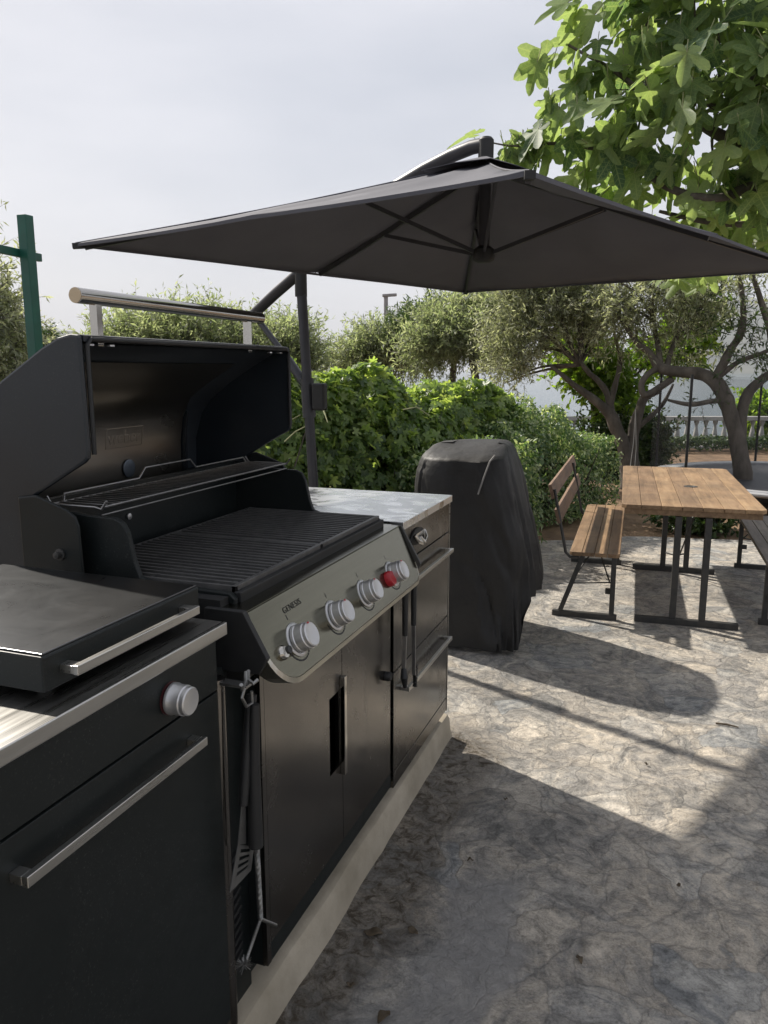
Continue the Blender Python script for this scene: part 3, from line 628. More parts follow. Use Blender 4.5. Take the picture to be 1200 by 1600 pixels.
# inner liner, heat shield, rails
lin = offset(outer, .020)[1:9]
ln = MB(); mm = len(lin)
ln.add([(x, LY0+.016, z) for x, z in lin]+[(x, LY1-.016, z) for x, z in lin], [(i, i+1, i+1+mm, i+mm) for i in range(mm-1)])
ln.build('lid_liner', M_liner, lo_, smooth='auto')
shp = [(-1.35,1.618),(-1.465,1.552),(-1.53,1.505),(-1.562,1.44),(-1.574,1.36),(-1.574,1.20)]
MB().prism(shp+[(x-.003, z+.001) for x, z in reversed(shp)], LY0+.03, 2.27).build('heat_shield', M_shield, lo_, smooth='auto')
MB().prism([(-1.59,1.22),(-1.56,1.22),(-1.556,1.40),(-1.545,1.46),(-1.59,1.50)], 2.275, 2.283).build('shield_bracket', M_lid, lo_)
rim = MB(); rimp = [(-1.232,LY0+.02,1.41),(-1.232,LY0+.02,1.655),(-1.234,LY0+.035,1.668),(-1.234,LY1-.035,1.668),(-1.232,LY1-.02,1.655),(-1.232,LY1-.02,1.41)]
rim.tube(rimp, .0055, 8); rim.build('lid_rim', M_black, lo_, smooth='auto')
for y, z, x in ((1.55,1.262,-1.571),(1.985,1.30,-1.571)):
    MB().lathe((x, y, z), (1,0,0), [(.028,0),(.028,.003),(.024,.004),(.0,.002)], 28).build('thermometer_port', M_liner, lo_, smooth='auto')
c = onplane(196, 683, (-1.566,0,1.40), Vector((1,0,0))); eu = Vector((.012,0,.080)).normalized(); en = Vector((eu.z,0,-eu.x)); ec = Vector((-1.562,0,1.44))+eu*((c.z-1.44)/eu.z); ec.y = c.y
Mx = Matrix(((0,eu.x,en.x,ec.x+en.x*.0002),(1,0,0,ec.y),(0,eu.z,en.z,ec.z+en.z*.0002),(0,0,0,1)))
text_obj('weber', .060, Mx, M_shield, 'embossed_lettering', lo_, .0006, -.0004)
eb = MB(); w2, h2 = .085, .030; ey = Vector((0,1,0))
for p_, q_ in (((-w2,-h2),(w2,-h2)),((w2,-h2),(w2,h2)),((w2,h2),(-w2,h2)),((-w2,h2),(-w2,-h2))):
    eb.bar(ec+ey*p_[0]+eu*p_[1], ec+ey*q_[0]+eu*q_[1], .002, .0016, en)
eb.build('embossed_border', M_shield, lo_)
for y in (LY0+.05, LY0+.12, LY1-.12, LY1-.05): MB().box(-1.256, -1.245, y-.008, y+.008, 1.654, 1.658).build('rivet', M_knob, lo_)
hY0, hY1 = 1.468, 2.322
lh = MB().lathe((-1.28, hY0, 1.766), (0,1,0), [(.015,0),(.0178,.002),(.0178,hY1-hY0-.002),(.015,hY1-hY0)], 28).build('lid_handle', M_chrome, lo_, smooth='auto')
for y in (1.535, 2.235): MB().box(-1.292, -1.272, y-.011, y+.011, 1.655, 1.752).build('handle_post', M_chrome, lh, bevel=.002)
MB().lathe((-1.28, hY0-.0015, 1.766), (0,1,0), [(.0,0),(.0172,.0),(.0172,.0014),(.0,.0014)], 28).build('handle_end', simple('brass tinted cap', (.42,.33,.22),(.5,.4,.28), metal=.8, rough=.35), lh, smooth='auto')

# --- right drawer cabinet
rc = thing('drawer_cabinet', (-1.15, 2.73, .107), 'glossy black drawer cabinet under a mirror-bright steel worktop at the far end', 'cabinet')
MB().box(-1.49, FX-.012, 2.385, 3.072, .150, 1.062).box(-1.45, FX-.05, 2.39, 3.06, .107, .150).build('body', M_enamel, rc)
MB().box(-1.505, -.832, 2.4605, 3.086, 1.064, 1.092).build('worktop', M_worktop, rc, bevel=.0015)
MB().box(FX-.011, FX, 2.385, 3.070, .944, 1.060).build('top_panel', M_door, rc, bevel=.001)
MB().box(FX-.011, FX, 2.385, 3.070, .152, .207).build('toe_panel', M_door, rc, bevel=.001)
MB().box(FX-.045, FX+.002, 3.0725, 3.0785, .148, 1.062).build('corner_trim', M_steel, rc)
for (z0, z1, zh) in ((.583,.938,.872),(.212,.577,.494)):
    d = MB().box(FX-.011, FX, 2.385, 3.070, z0, z1).build('drawer', M_door, rc, bevel=.001)
    h = MB(); hbar(h, FX, 2.46, 3.035, zh, .032, .011, .016); h.build('handle', M_steel, d, bevel=.001)
bo = MB(); c = onx(653, 836, FX+.006); oval = []
for k in range(22):
    a = 2*math.pi*k/22; oval.append((c.y+.078*math.cos(a)*(1 if abs(math.cos(a)) < .8 else .97), c.z+.030*math.sin(a)-.004))
bob = bo.prism(oval, FX+.0005, FX+.007, 'x').build('bottle_opener', M_black, rc, bevel=.001)
b2 = MB()
for s in (-1, 1): b2.tube([(FX+.012,c.y+s*.055,c.z+.010),(FX+.022,c.y+s*.045,c.z-.012),(FX+.026,c.y+s*.014,c.z-.026),(FX+.014,c.y+s*.004,c.z-.006)], [.007,.009,.008,.005], 10)
b2.box(FX+.0072, FX+.013, c.y-.052, c.y+.052, c.z-.004, c.z+.012); b2.build('opener_claw', M_chrome, bob, smooth='auto')

# --- tools hanging from the console
tg = thing('grill_tongs', (-.79, 2.40, .50), 'black handled steel tongs hanging open below the right end of the knob console', 'tongs')
for s, y, zt, zm, zb in ((0, 2.362, .905, .728, .60), (1, 2.455, .905, .735, .545)):
    a = MB().tube([(-.792,y,zt),(-.792,y,zm)], [.011,.0095], 12).build('grip', M_black, tg, smooth='auto')
    MB().bar((-.792,y,zm), (-.796,y+(.02 if s else 0),zb), .014, .006, (0,1,0)).build('arm', M_wire, tg, bevel=.001)
t1 = MB().tube([(-.796,2.362,.61),(-.79,2.35,.585),(-.792,2.365,.545)], [.009,.013,.007], 10)
t1.build('jaw', M_black, tg, smooth='auto')
t2 = MB()
for k in range(7): t2.box(-.802, -.79, 2.478+k*.002, 2.494+k*.002, .50+k*.011, .507+k*.011)
t2.bar((-.796,2.478,.56), (-.796,2.492,.495), .012, .006, (0,1,0)); t2.build('jaw', M_black, tg)
MB().tube([(-.792,2.35,.90),(-.792,2.36,.935),(-.792,2.45,.935),(-.792,2.458,.90)], .004, 8).build('hanging_loop', M_wire, tg, smooth='auto')

HX = -.80
def hp(px, py, X=HX): return onx(px, py, X)
sp = thing('grill_spatula', hp(390,1068), 'steel spatula with slotted blade and long black handle hanging on the left hook', 'spatula')
MB().tube([hp(393,1085),hp(386,1180),hp(380,1258)], [.011,.013,.010], 12).build('handle', M_black, sp, smooth='auto')
MB().tube([hp(382,1075,-.79),hp(378,1090,-.79),hp(385,1104,-.79),hp(394,1098,-.79),hp(393,1080,-.79)], .0035, 8).build('hanging_ring', M_dull, sp, smooth='auto')
# blade as a grid of quads around the slots
def lerp(a, b, t): return a*(1-t)+b*t
TL, TR, BL, BR = hp(377,1256), hp(383,1262), hp(358,1395), hp(391,1360)
ML, MR_ = hp(371,1320), hp(396,1322)
bl = MB(); bl.add([TL, TR, hp(383,1318), ML], [(0,1,2,3)])
rowsN = 11; colsN = 5
gv = [[lerp(lerp(ML, BL, j/rowsN), lerp(MR_, BR, j/rowsN), i/colsN) for i in range(colsN+1)] for j in range(rowsN+1)]
vs = [p for r in gv for p in r]; fs = []
for j in range(rowsN):
    for i in range(colsN):
        if 1 <= i <= 3 and j in (1,3,5,7): continue
        a = j*(colsN+1)+i; fs.append((a, a+1, a+colsN+2, a+colsN+1))
bl.add(vs, fs); bo_ = bl.build('blade', M_dull, sp); sm_ = bo_.modifiers.new('t', 'SOLIDIFY'); sm_.thickness = .002
br = thing('grill_brush', hp(402,1120,-.785), 'grill brush with twisted wire stem forking into two arms, hanging beside the spatula', 'brush')
MB().tube([hp(398,1100,-.785),hp(397,1200,-.785),hp(400,1322,-.785)], [.010,.013,.016], 12).build('handle', M_black, br, smooth='auto')
def twisted(mb, a, b, r, turns):
    d = b-a; L = d.length; dn = d.normalized(); u = dn.cross(Vector((1,0,0))).normalized(); w = dn.cross(u); n = int(turns*8)
    for ph in (0, math.pi):
        mb.tube([a+d*(k/n)+(u*math.cos(k*math.pi/4+ph)+w*math.sin(k*math.pi/4+ph))*r*.55 for k in range(n+1)], r*.6, 6)
tw = MB(); twisted(tw, hp(401,1320,-.785), hp(407,1436,-.785), .0058, 16); tw.build('wire_stem', M_dull, br, smooth='auto')
tw = MB(); twisted(tw, hp(407,1436,-.785), hp(383,1505,-.785), .0036, 14); tw.build('wire_arm', M_dull, br, smooth='auto')
tw = MB(); twisted(tw, hp(407,1436,-.785), hp(432,1446,-.785), .0036, 6); tw.build('wire_arm', M_dull, br, smooth='auto')
bs = MB(); c0 = hp(381,1507,-.785)
for k in range(60):
    v = Vector((random.gauss(0,1), random.gauss(0,1), random.gauss(0,.6))).normalized()*random.uniform(.012,.02); bs.bar(c0, c0+v, .0009, .0009)
bs.build('bristles', M_dull, br)
hk = thing('utensil_hooks', hp(392,1062,-.80), 'small chrome double hook under the left end of the grill console', 'hook')
h_ = MB(); h_.tube([hp(388,1048),hp(388,1062,-.79),hp(396,1068,-.775),hp(403,1062,-.77)], .004, 8); h_.tube([hp(384,1050),hp(384,1066,-.79),hp(378,1078,-.775),hp(377,1070,-.77)], .004, 8)
h_.build('hook_wire', M_dull, hk, smooth='auto'); a = hp(387,1050); MB().box(FX-.049, HX+.002, a.y-.012, a.y+.012, .945, .951).build('bracket', M_dull, hk)

# ------------------------------------------------------------------ covered kettle grill
def cover():
    cx, cy = -1.055, 4.53
    # half sizes by height: (z, left, right, front, back)
    tab = [(1.178,-.17,.10,.10,.22),(1.172,-.24,.145,.02,.28),(1.155,-.285,.170,-.11,.31),(1.125,-.310,.190,-.25,.33),(1.10,-.322,.200,-.315,.335),(1.06,-.338,.215,-.325,.34),(.95,-.352,.245,-.335,.35),(.70,-.352,.300,-.345,.36),
           (.50,-.345,.335,-.352,.37),(.36,-.345,.350,-.354,.375),(.22,-.345,.350,-.357,.38),(.10,-.345,.348,-.362,.385),(.035,-.345,.344,-.366,.385)]
    n = 160; V = []; rows = 60
    zs = np.r_[np.linspace(1.178,1.05,18), np.linspace(1.03,.03,42)]
    T = np.array(tab)[::-1]
    for j, z in enumerate(zs):
        L, R, Fq, B = [np.interp(z, T[:,0], T[:,k]) for k in (1,2,3,4)]
        for k in range(n):
            a = 2*math.pi*k/n; c, s = math.cos(a), math.sin(a); e = .55 if z < 1.05 else .62
            x = math.copysign(abs(c)**e, c); y = math.copysign(abs(s)**e, s)
            X = x*(R if x > 0 else -L); Y = y*(B if y > 0 else -Fq)
            amp = .004+.030*max(0, (1.12-z))**.8*(1 if z > .05 else .8)
            u = a*2.1 + 2.2*noise.noise(Vector((c*1.6, s*1.6, z*.5+2))) + .5*noise.noise(Vector((c*3, s*3, z*1.6)))
            pleat = 1-abs(((u*1.6) % 2)-1)*2; pleat2 = 1-abs(((u*3.7+1.3) % 2)-1)*2
            gm = .5+.9*abs(noise.noise(Vector((c*1.3+4, s*1.3, z*.8))))
            f = (pleat*.42+pleat2*.20)*gm + .30*noise.noise(Vector((c*2.2, s*2.2, z*1.2)))
            dg = noise.noise(Vector((c*1.7+z*1.9, s*1.7-z*1.2, 7))); f -= max(0, 1-abs(dg)*9)*.25
            r = 1+amp*f*1.9/.33
            # the sheet hangs shorter at the right rear
            hem = .03
            side = max(0, c)*(1 if s > -.45 else 0)
            if s > -.5 and c > .2: hem = .03+.26*min(1, (s+.5)/.25)
            zz = max(z, hem) if z < .4 else z
            V.append((cx+X*r, cy+Y*r, zz + (.010*noise.noise(Vector((X*5, Y*5, 0))) if z > 1.1 else 0)))
    F = [(j*n+k, j*n+(k+1) % n, (j+1)*n+(k+1) % n, (j+1)*n+k) for j in range(rows-1) for k in range(n)]
    F.append(tuple(reversed(range(n))))
    mb = MB(); mb.add(V, F); return mb
root = thing('covered_grill', (-1.055, 4.53, 0), 'barbecue wrapped in a black tarpaulin cover standing past the kitchen end', 'covered grill')
co_ = cover().build('cover', M_cover, root, smooth='auto')
pp = []
for z, xx in ((1.16,.135),(1.13,.145),(1.10,.13),(1.0,.10),(.92,.075)): pp.append((-1.055+xx, 4.53-(.12 if z > 1.16 else .26 if z > 1.12 else .325 if z > 1.05 else .352), z+.004))
MB().tube(pp, .005, 8).build('piping', simple('worn piping', (.16,.155,.15),(.24,.23,.22), rough=.6), root, smooth='auto')

# ------------------------------------------------------------------ table and benches
def frame_M(ox, oy, ang): return Matrix.Translation((ox, oy, 0)) @ Matrix.Rotation(ang, 4, 'Z')
ROT = math.atan2(.055, .998)
def local_thing(name, ox, oy, ang, label, cat, group=None): return thing(name, (ox, oy, 0), label, cat, group, ang)
def lbuild(mb, name, m, parent, **k):      # parts written in the thing's own frame
    me = bpy.data.meshes.new(name); me.from_pydata(mb.v, [], mb.f); o = bpy.data.objects.new(name, me); COL.objects.link(o)
    o.parent = parent; me.materials.append(m)
    if k.get('bevel'):
        b = o.modifiers.new('bevel', 'BEVEL'); b.width = k['bevel']; b.segments = 2; b.limit_method = 'ANGLE'
    return o
tb = local_thing('picnic_table', -.265, 5.10, ROT, 'long wooden picnic table with planked top on dark steel legs', 'table')
W_, Ln = .845, 2.12
nb = 7
def plank(mb, x0, x1, y0, y1, z0, z1, ch=.0):
    mb.box(x0, x1, y0, y1, z0, z1)
pk = MB()
for k in range(nb):
    a = W_*k/nb; z = .764+random.uniform(-.0008,.0008)
    if k == 0: pk.prism([(a+.03,0),(a,.03),(a,Ln-.03),(a+.03,Ln),(a+W_/nb-.0025,Ln),(a+W_/nb-.0025,0)], .738, z, 'z')
    elif k == nb-1: pk.prism([(a,0),(a,Ln),(a+W_/nb-.03,Ln),(a+W_/nb,Ln-.03),(a+W_/nb,.03),(a+W_/nb-.03,0)], .738, z, 'z')
    else: plank(pk, a, a+W_/nb-.0025, 0, Ln, .738, z)
lbuild(pk, 'tabletop', M_wood, tb, bevel=.003)
for ya in (.02, Ln-.045): lbuild(MB().box(.02, W_-.02, ya, ya+.025, .700, .7375), 'apron', M_wood, tb, bevel=.002)
for v in (.01, 1.42):
    y = v
    lbuild(MB().box(.115, .735, y-.02, y+.02, .0, .04), 'foot_bar', M_steelleg, tb, bevel=.003)
    for u in (.345, .520): lbuild(MB().box(u-.02, u+.02, y-.018, y+.018, .04, .737 if v > 1 else .699), 'leg', M_steelleg, tb, bevel=.003)
    lbuild(MB().box(.10, .75, y+.045, y+.07, .715, .7378), 'cross_rail', M_steelleg, tb)
lbuild(MB().tube([(.36,1.38,.16),(.43,1.30,.16),(.50,1.38,.16)], .006, 8).tube([(.43,1.30,.16),(.40,.9,.72)], .006, 8).tube([(.46,1.32,.16),(.56,.9,.72)], .006, 8), 'brace', M_steelleg, tb)
lbuild(MB().lathe((.475,.93,.764), (0,0,1), [(.05,0),(.05,.002),(.03,.003),(.028,.001),(0,.001)], 28), 'parasol_hole_ring', M_steelleg, tb)

def bench(ox, oy, ang, label, wm, wb):
    b = local_thing('slatted_bench', ox, oy, ang, label, 'bench', 'benches along the picnic table')
    # frame: origin at seat centre on the ground, +x the open (table) side, y along the bench
    hw, hl = .158, .955
    s = MB(); n = 4
    for k in range(n):
        a = -hw+2*hw*k/n; e = a+2*hw/n-.003
        if k == 0: s.prism([(a+.02,-hl),(a,-hl+.02),(a,hl-.02),(a+.02,hl),(e,hl),(e,-hl)], .415, .441, 'z')
        elif k == n-1: s.prism([(a,-hl),(a,hl),(e-.02,hl),(e,hl-.02),(e,-hl+.02),(e-.02,-hl)], .415, .4405, 'z')
        else: s.box(a, e, -hl, hl, .415, .441)
    lbuild(s, 'seat', wm, b, bevel=.003)
    for (x, z, t) in ((-.245,.665,.03),(-.290,.825,.03)):
        s = MB(); u = Vector((-.27, 0, .963)).normalized()
        s.bar((x,-hl+.01,z), (x,hl-.03,z), .022, .095, u); lbuild(s, 'back_slat', wb, b, bevel=.003)
    for y in (-hl+.02, hl-.35):
        lbuild(MB().box(-.255, .155, y-.018, y+.018, 0, .036), 'foot_bar', M_steelleg, b, bevel=.003)
        lbuild(MB().box(.105, .137, y-.016, y+.016, .036, .4145), 'front_leg', M_steelleg, b, bevel=.002)
        lbuild(MB().bar((-.205,y,.036), (-.075,y,.4145), .03, .03, (0,1,0)), 'rear_leg', M_steelleg, b, bevel=.002)
        bb = MB(); bb.tube([(-.10,y,.405),(-.155,y,.400),(-.185,y,.43),(-.225,y,.62),(-.272,y,.84)], .010, 8); lbuild(bb, 'back_support', M_steelleg, b)
        st = MB().tube([(.12,y,.25),(-.14,y+.02,.22)], .005, 8).tube([(-.14,y+.02,.235),(-.02,y+.2,.41)], .005, 8).tube([(.10,y,.25),(.02,y+.2,.41)], .005, 8)
        st.box(.075, .118, y+.017, y+.04, .165, .20); lbuild(st, 'brace', M_steelleg, b)
    return b
bench(-.452, 6.015, ROT*.75, 'varnished orange-brown bench with slatted backrest on the left of the table beside the hedge', M_wood, M_woodback)
bench(.735, 5.93, math.pi+ROT*.5, 'weathered grey bench cut off by the right edge on the far side of the table', M_woodgrey, M_woodgrey)

# ------------------------------------------------------------------ cantilever parasol
ZR = 2.13
A_ = onz(118,381,ZR); B_ = onz(727,455,ZR); D_ = onz(828,268,ZR); C_ = B_+D_-A_
cen = (B_+D_)/2; AP = Vector((cen.x, cen.y, ZR+.43))
um = thing('cantilever_parasol', (-2.02, 4.30, 0), 'dark grey square cantilever parasol open above the covered grill on a black pole', 'parasol')
def canopy():
    mb = MB(); N = 16
    cs = [A_, (A_+B_)/2, B_, (B_+C_)/2, C_, (C_+D_)/2, D_, (D_+A_)/2]
    for q in range(8):
        P, Q = cs[q], cs[(q+1) % 8]; P = P.copy(); Q = Q.copy()
        idx = {}; vs = []; fs = []
        for i in range(N+1):
            for j in range(i+1):
                t = i/N; s = j/i if i else 0
                p = AP.lerp(P.lerp(Q, s), t)
                sag = .028*math.sin(math.pi*s)*math.sin(math.pi*min(t,1)*.9)*1.0 + .02*math.sin(math.pi*t)
                p.z -= sag*.8
                # rim pulled in a little between the ribs
                p += (Vector((cen.x, cen.y, p.z))-p)*(.014*math.sin(math.pi*s)*t**3)
                p.z += .005*noise.noise(p*4)+.004*noise.noise(Vector((s*9+q*3, t*2.2, 0)))*t
                idx[i,j] = len(vs); vs.append(p)
        for i in range(N):
            for j in range(i+1):
                fs.append((idx[i,j], idx[i+1,j], idx[i+1,j+1]))
                if j < i: fs.append((idx[i,j], idx[i+1,j+1], idx[i,j+1]))
        mb.add(vs, fs)
    return mb
can = canopy().build('canopy', M_fabric, um, smooth=True)
s_ = can.modifiers.new('w', 'WELD'); s_.merge_threshold = .0005
s_ = can.modifiers.new('t', 'SOLIDIFY'); s_.thickness = .003
hem = MB()
for p, q in ((A_,B_),(B_,C_),(C_,D_),(D_,A_)):
    pts = []
    for k in range(13):
        s = k/12; m = p.lerp(q, s); h = (2*s) % 1
        m += (Vector((cen.x,cen.y,m.z))-m)*(.014*math.sin(math.pi*h)); m.z -= .006; pts.append(m)
    for k in range(12): hem.bar(pts[k], pts[k+1], .006, .012)
hem.build('hem', M_fabric, can)
for k in (0,1,2,4,5,6):      # stitched seams over the ribs
    p = [A_,(A_+B_)/2,B_,(B_+C_)/2,C_,(C_+D_)/2,D_,(D_+A_)/2][k]; a_ = AP.lerp(p,.05); sm2 = MB()
    pts = []
    for i_ in range(17):
        t_ = .05+.95*i_/16; q_ = AP.lerp(p, t_); q_.z -= .02*.8*math.sin(math.pi*t_)-.003; pts.append(q_)
    sm2.tube(pts, .0035, 6); sm2.build('seam', M_fabric, can)
vent = MB(); vv = []
for k in range(8):
    a = cen + ([A_,(A_+B_)/2,B_,(B_+C_)/2,C_,(C_+D_)/2,D_,(D_+A_)/2][k]-cen)*.17; vv.append(Vector((a.x, a.y, AP.z-.43*.17+.016+.008*(k % 2))))
vent.add([Vector((cen.x,cen.y,AP.z+.022))]+vv, [(0,1+k,1+(k+1) % 8) for k in range(8)])
vo_ = vent.build('vent_cap', M_fabric, um); s_ = vo_.modifiers.new('t', 'SOLIDIFY'); s_.thickness = .003
hubz = ZR+.005
MB().lathe((cen.x, cen.y, hubz), (0,0,1), [(.030,-.03),(.05,-.02),(.055,0),(.05,.03),(.03,.045)], 20).build('hub', M_black, um, smooth='auto')
MB().tube([(cen.x,cen.y,hubz),(cen.x,cen.y,2.58)], .027, 20).build('centre_column', M_alu, um, smooth='auto')
ends = [(A_,.98),((A_+B_)/2,.97),(B_,.98),(C_,.98),((C_+D_)/2,.97),(D_,.98)]
for p, t in ends:
    a = AP.lerp(p, .02)+Vector((0,0,-.035)); e = AP.lerp(p, t)+Vector((0,0,-.022))
    rb = MB().bar(a, e, .016, .022).build('rib', M_alu, um)
    m = a.lerp(e, .60/(e-a).length)+Vector((0,0,-.012)); h = Vector((cen.x,cen.y,hubz))
    MB().bar(h+(m-h)*.06, m, .013, .018).build('strut', M_alu, rb)
for p in (A_,B_,C_,D_):
    d = (p-cen).normalized(); MB().bar(p-d*.035+Vector((0,0,-.006)), p+d*.012+Vector((0,0,-.010)), .03, .022).build('corner_cap', M_black, um)
armN = Vector((A_-B_).normalized()); armN.z = 0; armN.normalize()     # the arm's vertical plane holds the canopy centre
def ap(px, py): return onplane(px, py, (cen.x, cen.y, 0), armN)
topc = Vector((cen.x, cen.y, ap(757,226).z))
arm = [ap(395,492), ap(430,459), ap(462,431), ap(500,394), ap(560,340), ap(620,291), ap(665,264), ap(706,243), ap(738,230), topc]
MB().tube(arm, .033, 18).build('arm', M_alu, um, smooth='auto')
MB().tube([topc-Vector((0,0,.115)), topc+Vector((0,0,.018)), topc+Vector((0,0,.03))], [.036,.036,.026], 20).build('arm_joint', M_black, um, smooth='auto')
pt = ap(470,436); pb = ap(490,760)
dirp = (pb-pt).normalized(); ground = pt+dirp*(pt.z/-dirp.z)
MB().tube([pt, pt.lerp(pb,.5), ground], .030, 20).build('pole', M_alu, um, smooth='auto')
MB().tube([pt+Vector((0,0,.03)), pt-Vector((0,0,.10))], .036, 20).build('pole_head', M_black, um, smooth='auto')
sl1 = pt.lerp(pb, .52)
MB().tube([pt.lerp(pb,.47), pt.lerp(pb,.66)], .040, 20).build('slider', M_alu, um, smooth='auto')
lk = MB().tube([ap(398,493), ap(445,555), ap(464,583)], .019, 14).build('link_rod', M_alu, um, smooth='auto')
MB().tube([ap(450,562), ap(484,612)], .028, 14).build('link_sleeve', M_alu, lk, smooth='auto')
cb = ap(497,612); MB().box(cb.x-.03, cb.x+.05, cb.y-.03, cb.y+.03, cb.z-.11, cb.z+.05).build('crank_box', M_black, um, bevel=.012)
bp = MB()
for a in (0, math.pi/2): d = Vector((math.cos(a+.4), math.sin(a+.4), 0))*.5; bp.bar(ground-d+Vector((0,0,.028)), ground+d+Vector((0,0,.028+.001*a)), .07, .05)
bp.build('cross_base', M_alu, um)

# ------------------------------------------------------------------ green metal frame at the left
pb_ = at(57,556,6.0); pt_ = at(38,340,6.0)
px_ = (pb_.x+pt_.x)/2; py_ = (pb_.y+pt_.y)/2
gf = thing('metal_frame', (px_, py_, 0), 'green painted steel post with a crossbar behind the open grill lid', 'post frame')
MB().box(px_-.042, px_+.042, py_-.042, py_+.042, -.04, pt_.z).build('post', M_green, gf, bevel=.006)
c0 = onz(69,397,2.49); c1 = onz(-5,380,2.49); dd = (c1-c0).normalized(); c0 = Vector((px_,py_,0))-dd*.24; c0.z = 2.475
cdir = Vector((dd.x, dd.y, 0)); off = Vector((cdir.y, -cdir.x, 0)); off = off if off.y < 0 else -off
far = c0+cdir*3.0
MB().bar(c0+off*.062, far+off*.062, .035, .06).build('crossbar', M_green, gf, bevel=.004)
p2 = far-cdir*.24
MB().box(p2.x-.042, p2.x+.042, p2.y-.042, p2.y+.042, -.04, pt_.z).build('post', M_green, gf, bevel=.006)

# ------------------------------------------------------------------ street lamp, trampoline, balustrade, rope
lp = at(603,462,26); L = thing('street_lamp', (lp.x, lp.y, terrain_z(lp.x, lp.y)), 'tall grey street lamp with a flat head rising behind the trees', 'street lamp')
MB().tube([(lp.x,lp.y,terrain_z(lp.x,lp.y)),(lp.x,lp.y,lp.z)], [.11,.07], 12).build('pole', M_greypost, L, smooth='auto')
MB().bar(Vector((lp.x,lp.y,lp.z))-cR*.12, Vector((lp.x,lp.y,lp.z))+cR*.36+Vector((0,0,.03)), .2, .09).build('lamp_head', M_greypost, L, bevel=.02)

tc_ = onz(1250, 747, .28); tR = 1.75; tr = thing('trampoline', (tc_.x, tc_.y, 0), 'round garden trampoline with pale rim and black net poles under the right olive tree', 'trampoline')
circ = lambda r, z, n=48, a0=0: [(tc_.x+r*math.cos(2*math.pi*k/n+a0), tc_.y+r*math.sin(2*math.pi*k/n+a0), z) for k in range(n+1)]
MB().tube(circ(tR, .27), .022, 10).build('frame', M_greypost, tr, smooth='auto')
MB().lathe((tc_.x,tc_.y,.27), (0,0,1), [(tR-.24,0),(tR-.24,.012),(tR-.27,.014),(0,.012)], 48).build('mat', M_mat, tr)
pad = MB(); n = 48
o_, i_ = circ(tR+.03,.288,n), circ(tR-.22,.296,n)
pad.add(o_[:n]+i_[:n], [(k,(k+1) % n,(k+1) % n+n,k+n) for k in range(n)]); pado = pad.build('pad', M_pale, tr); s_ = pado.modifiers.new('t','SOLIDIFY'); s_.thickness = .02
for k in range(6):
    a = math.pi*2*k/6+.35+YAW; x, y = tc_.x+tR*math.cos(a), tc_.y+tR*math.sin(a)
    MB().tube([(x,y,-.04),(x,y,.26)], .02, 8).build('leg', M_greypost, tr)
    a += .02; x, y = tc_.x+(tR+.05)*math.cos(a), tc_.y+(tR+.05)*math.sin(a)
    MB().tube([(x,y,.1),(x,y,1.55)], .017, 10).build('net_pole', M_black, tr, smooth='auto')
net = MB(); lo1, hi1 = circ(tR+.02,.30,n), circ(tR+.02,1.5,n); net.add(lo1[:n]+hi1[:n], [(k,(k+1) % n,(k+1) % n+n,k+n) for k in range(n)]); net.build('net', M_net, tr)

b0 = Vector((-.134,18.165,0)); bd = Vector((.94,.345,0)).normalized(); bn = Vector((-bd.y, bd.x, 0))
bl = thing('stone_balustrade', tuple(b0+Vector((0,0,-.1))), 'pale stone balustrade at the garden edge in front of the sea', 'balustrade')
Ls, Le = -7.0, 4.0
pa, pb2 = b0+bd*Ls, b0+bd*Le
MB().bar(pa+Vector((0,0,.56)), pb2+Vector((0,0,.56)), .2, .09).build('top_rail', M_stone, bl, bevel=.01)
MB().bar(pa+Vector((0,0,-.09)), pb2+Vector((0,0,-.09)), .22, .10).build('base_course', M_stone, bl, bevel=.01)
bprof = [(.055,-.04),(.055,.0),(.035,.02),(.030,.05),(.05,.12),(.062,.19),(.05,.27),(.030,.36),(.028,.41),(.04,.44),(.05,.46),(.055,.49),(.055,.515)]
k = 0; s = Ls+.1
while s < Le:
    p = b0+bd*s
    if k % 9 == 5: MB().bar(p+Vector((0,0,-.04)), p+Vector((0,0,.515)), .17, .17, bd).build('pier', M_stone, bl, bevel=.008)
    else: MB().lathe((p.x,p.y,0), (0,0,1), bprof, 14).build('baluster', M_stone, bl, smooth='auto')
    k += 1; s += .205

rp = MB(); rp.tube([at(993,640,10.6), at(990,690,10.6), at(983,742,10.6)], .006, 6); rp.tube([at(993,640,10.6), at(994,700,10.6), at(991,740,10.6)], .006, 6)
tag(rp.build('hanging_rope', M_rope), 'thin pale doubled rope hanging down beside the forked trunk behind the table', 'rope')

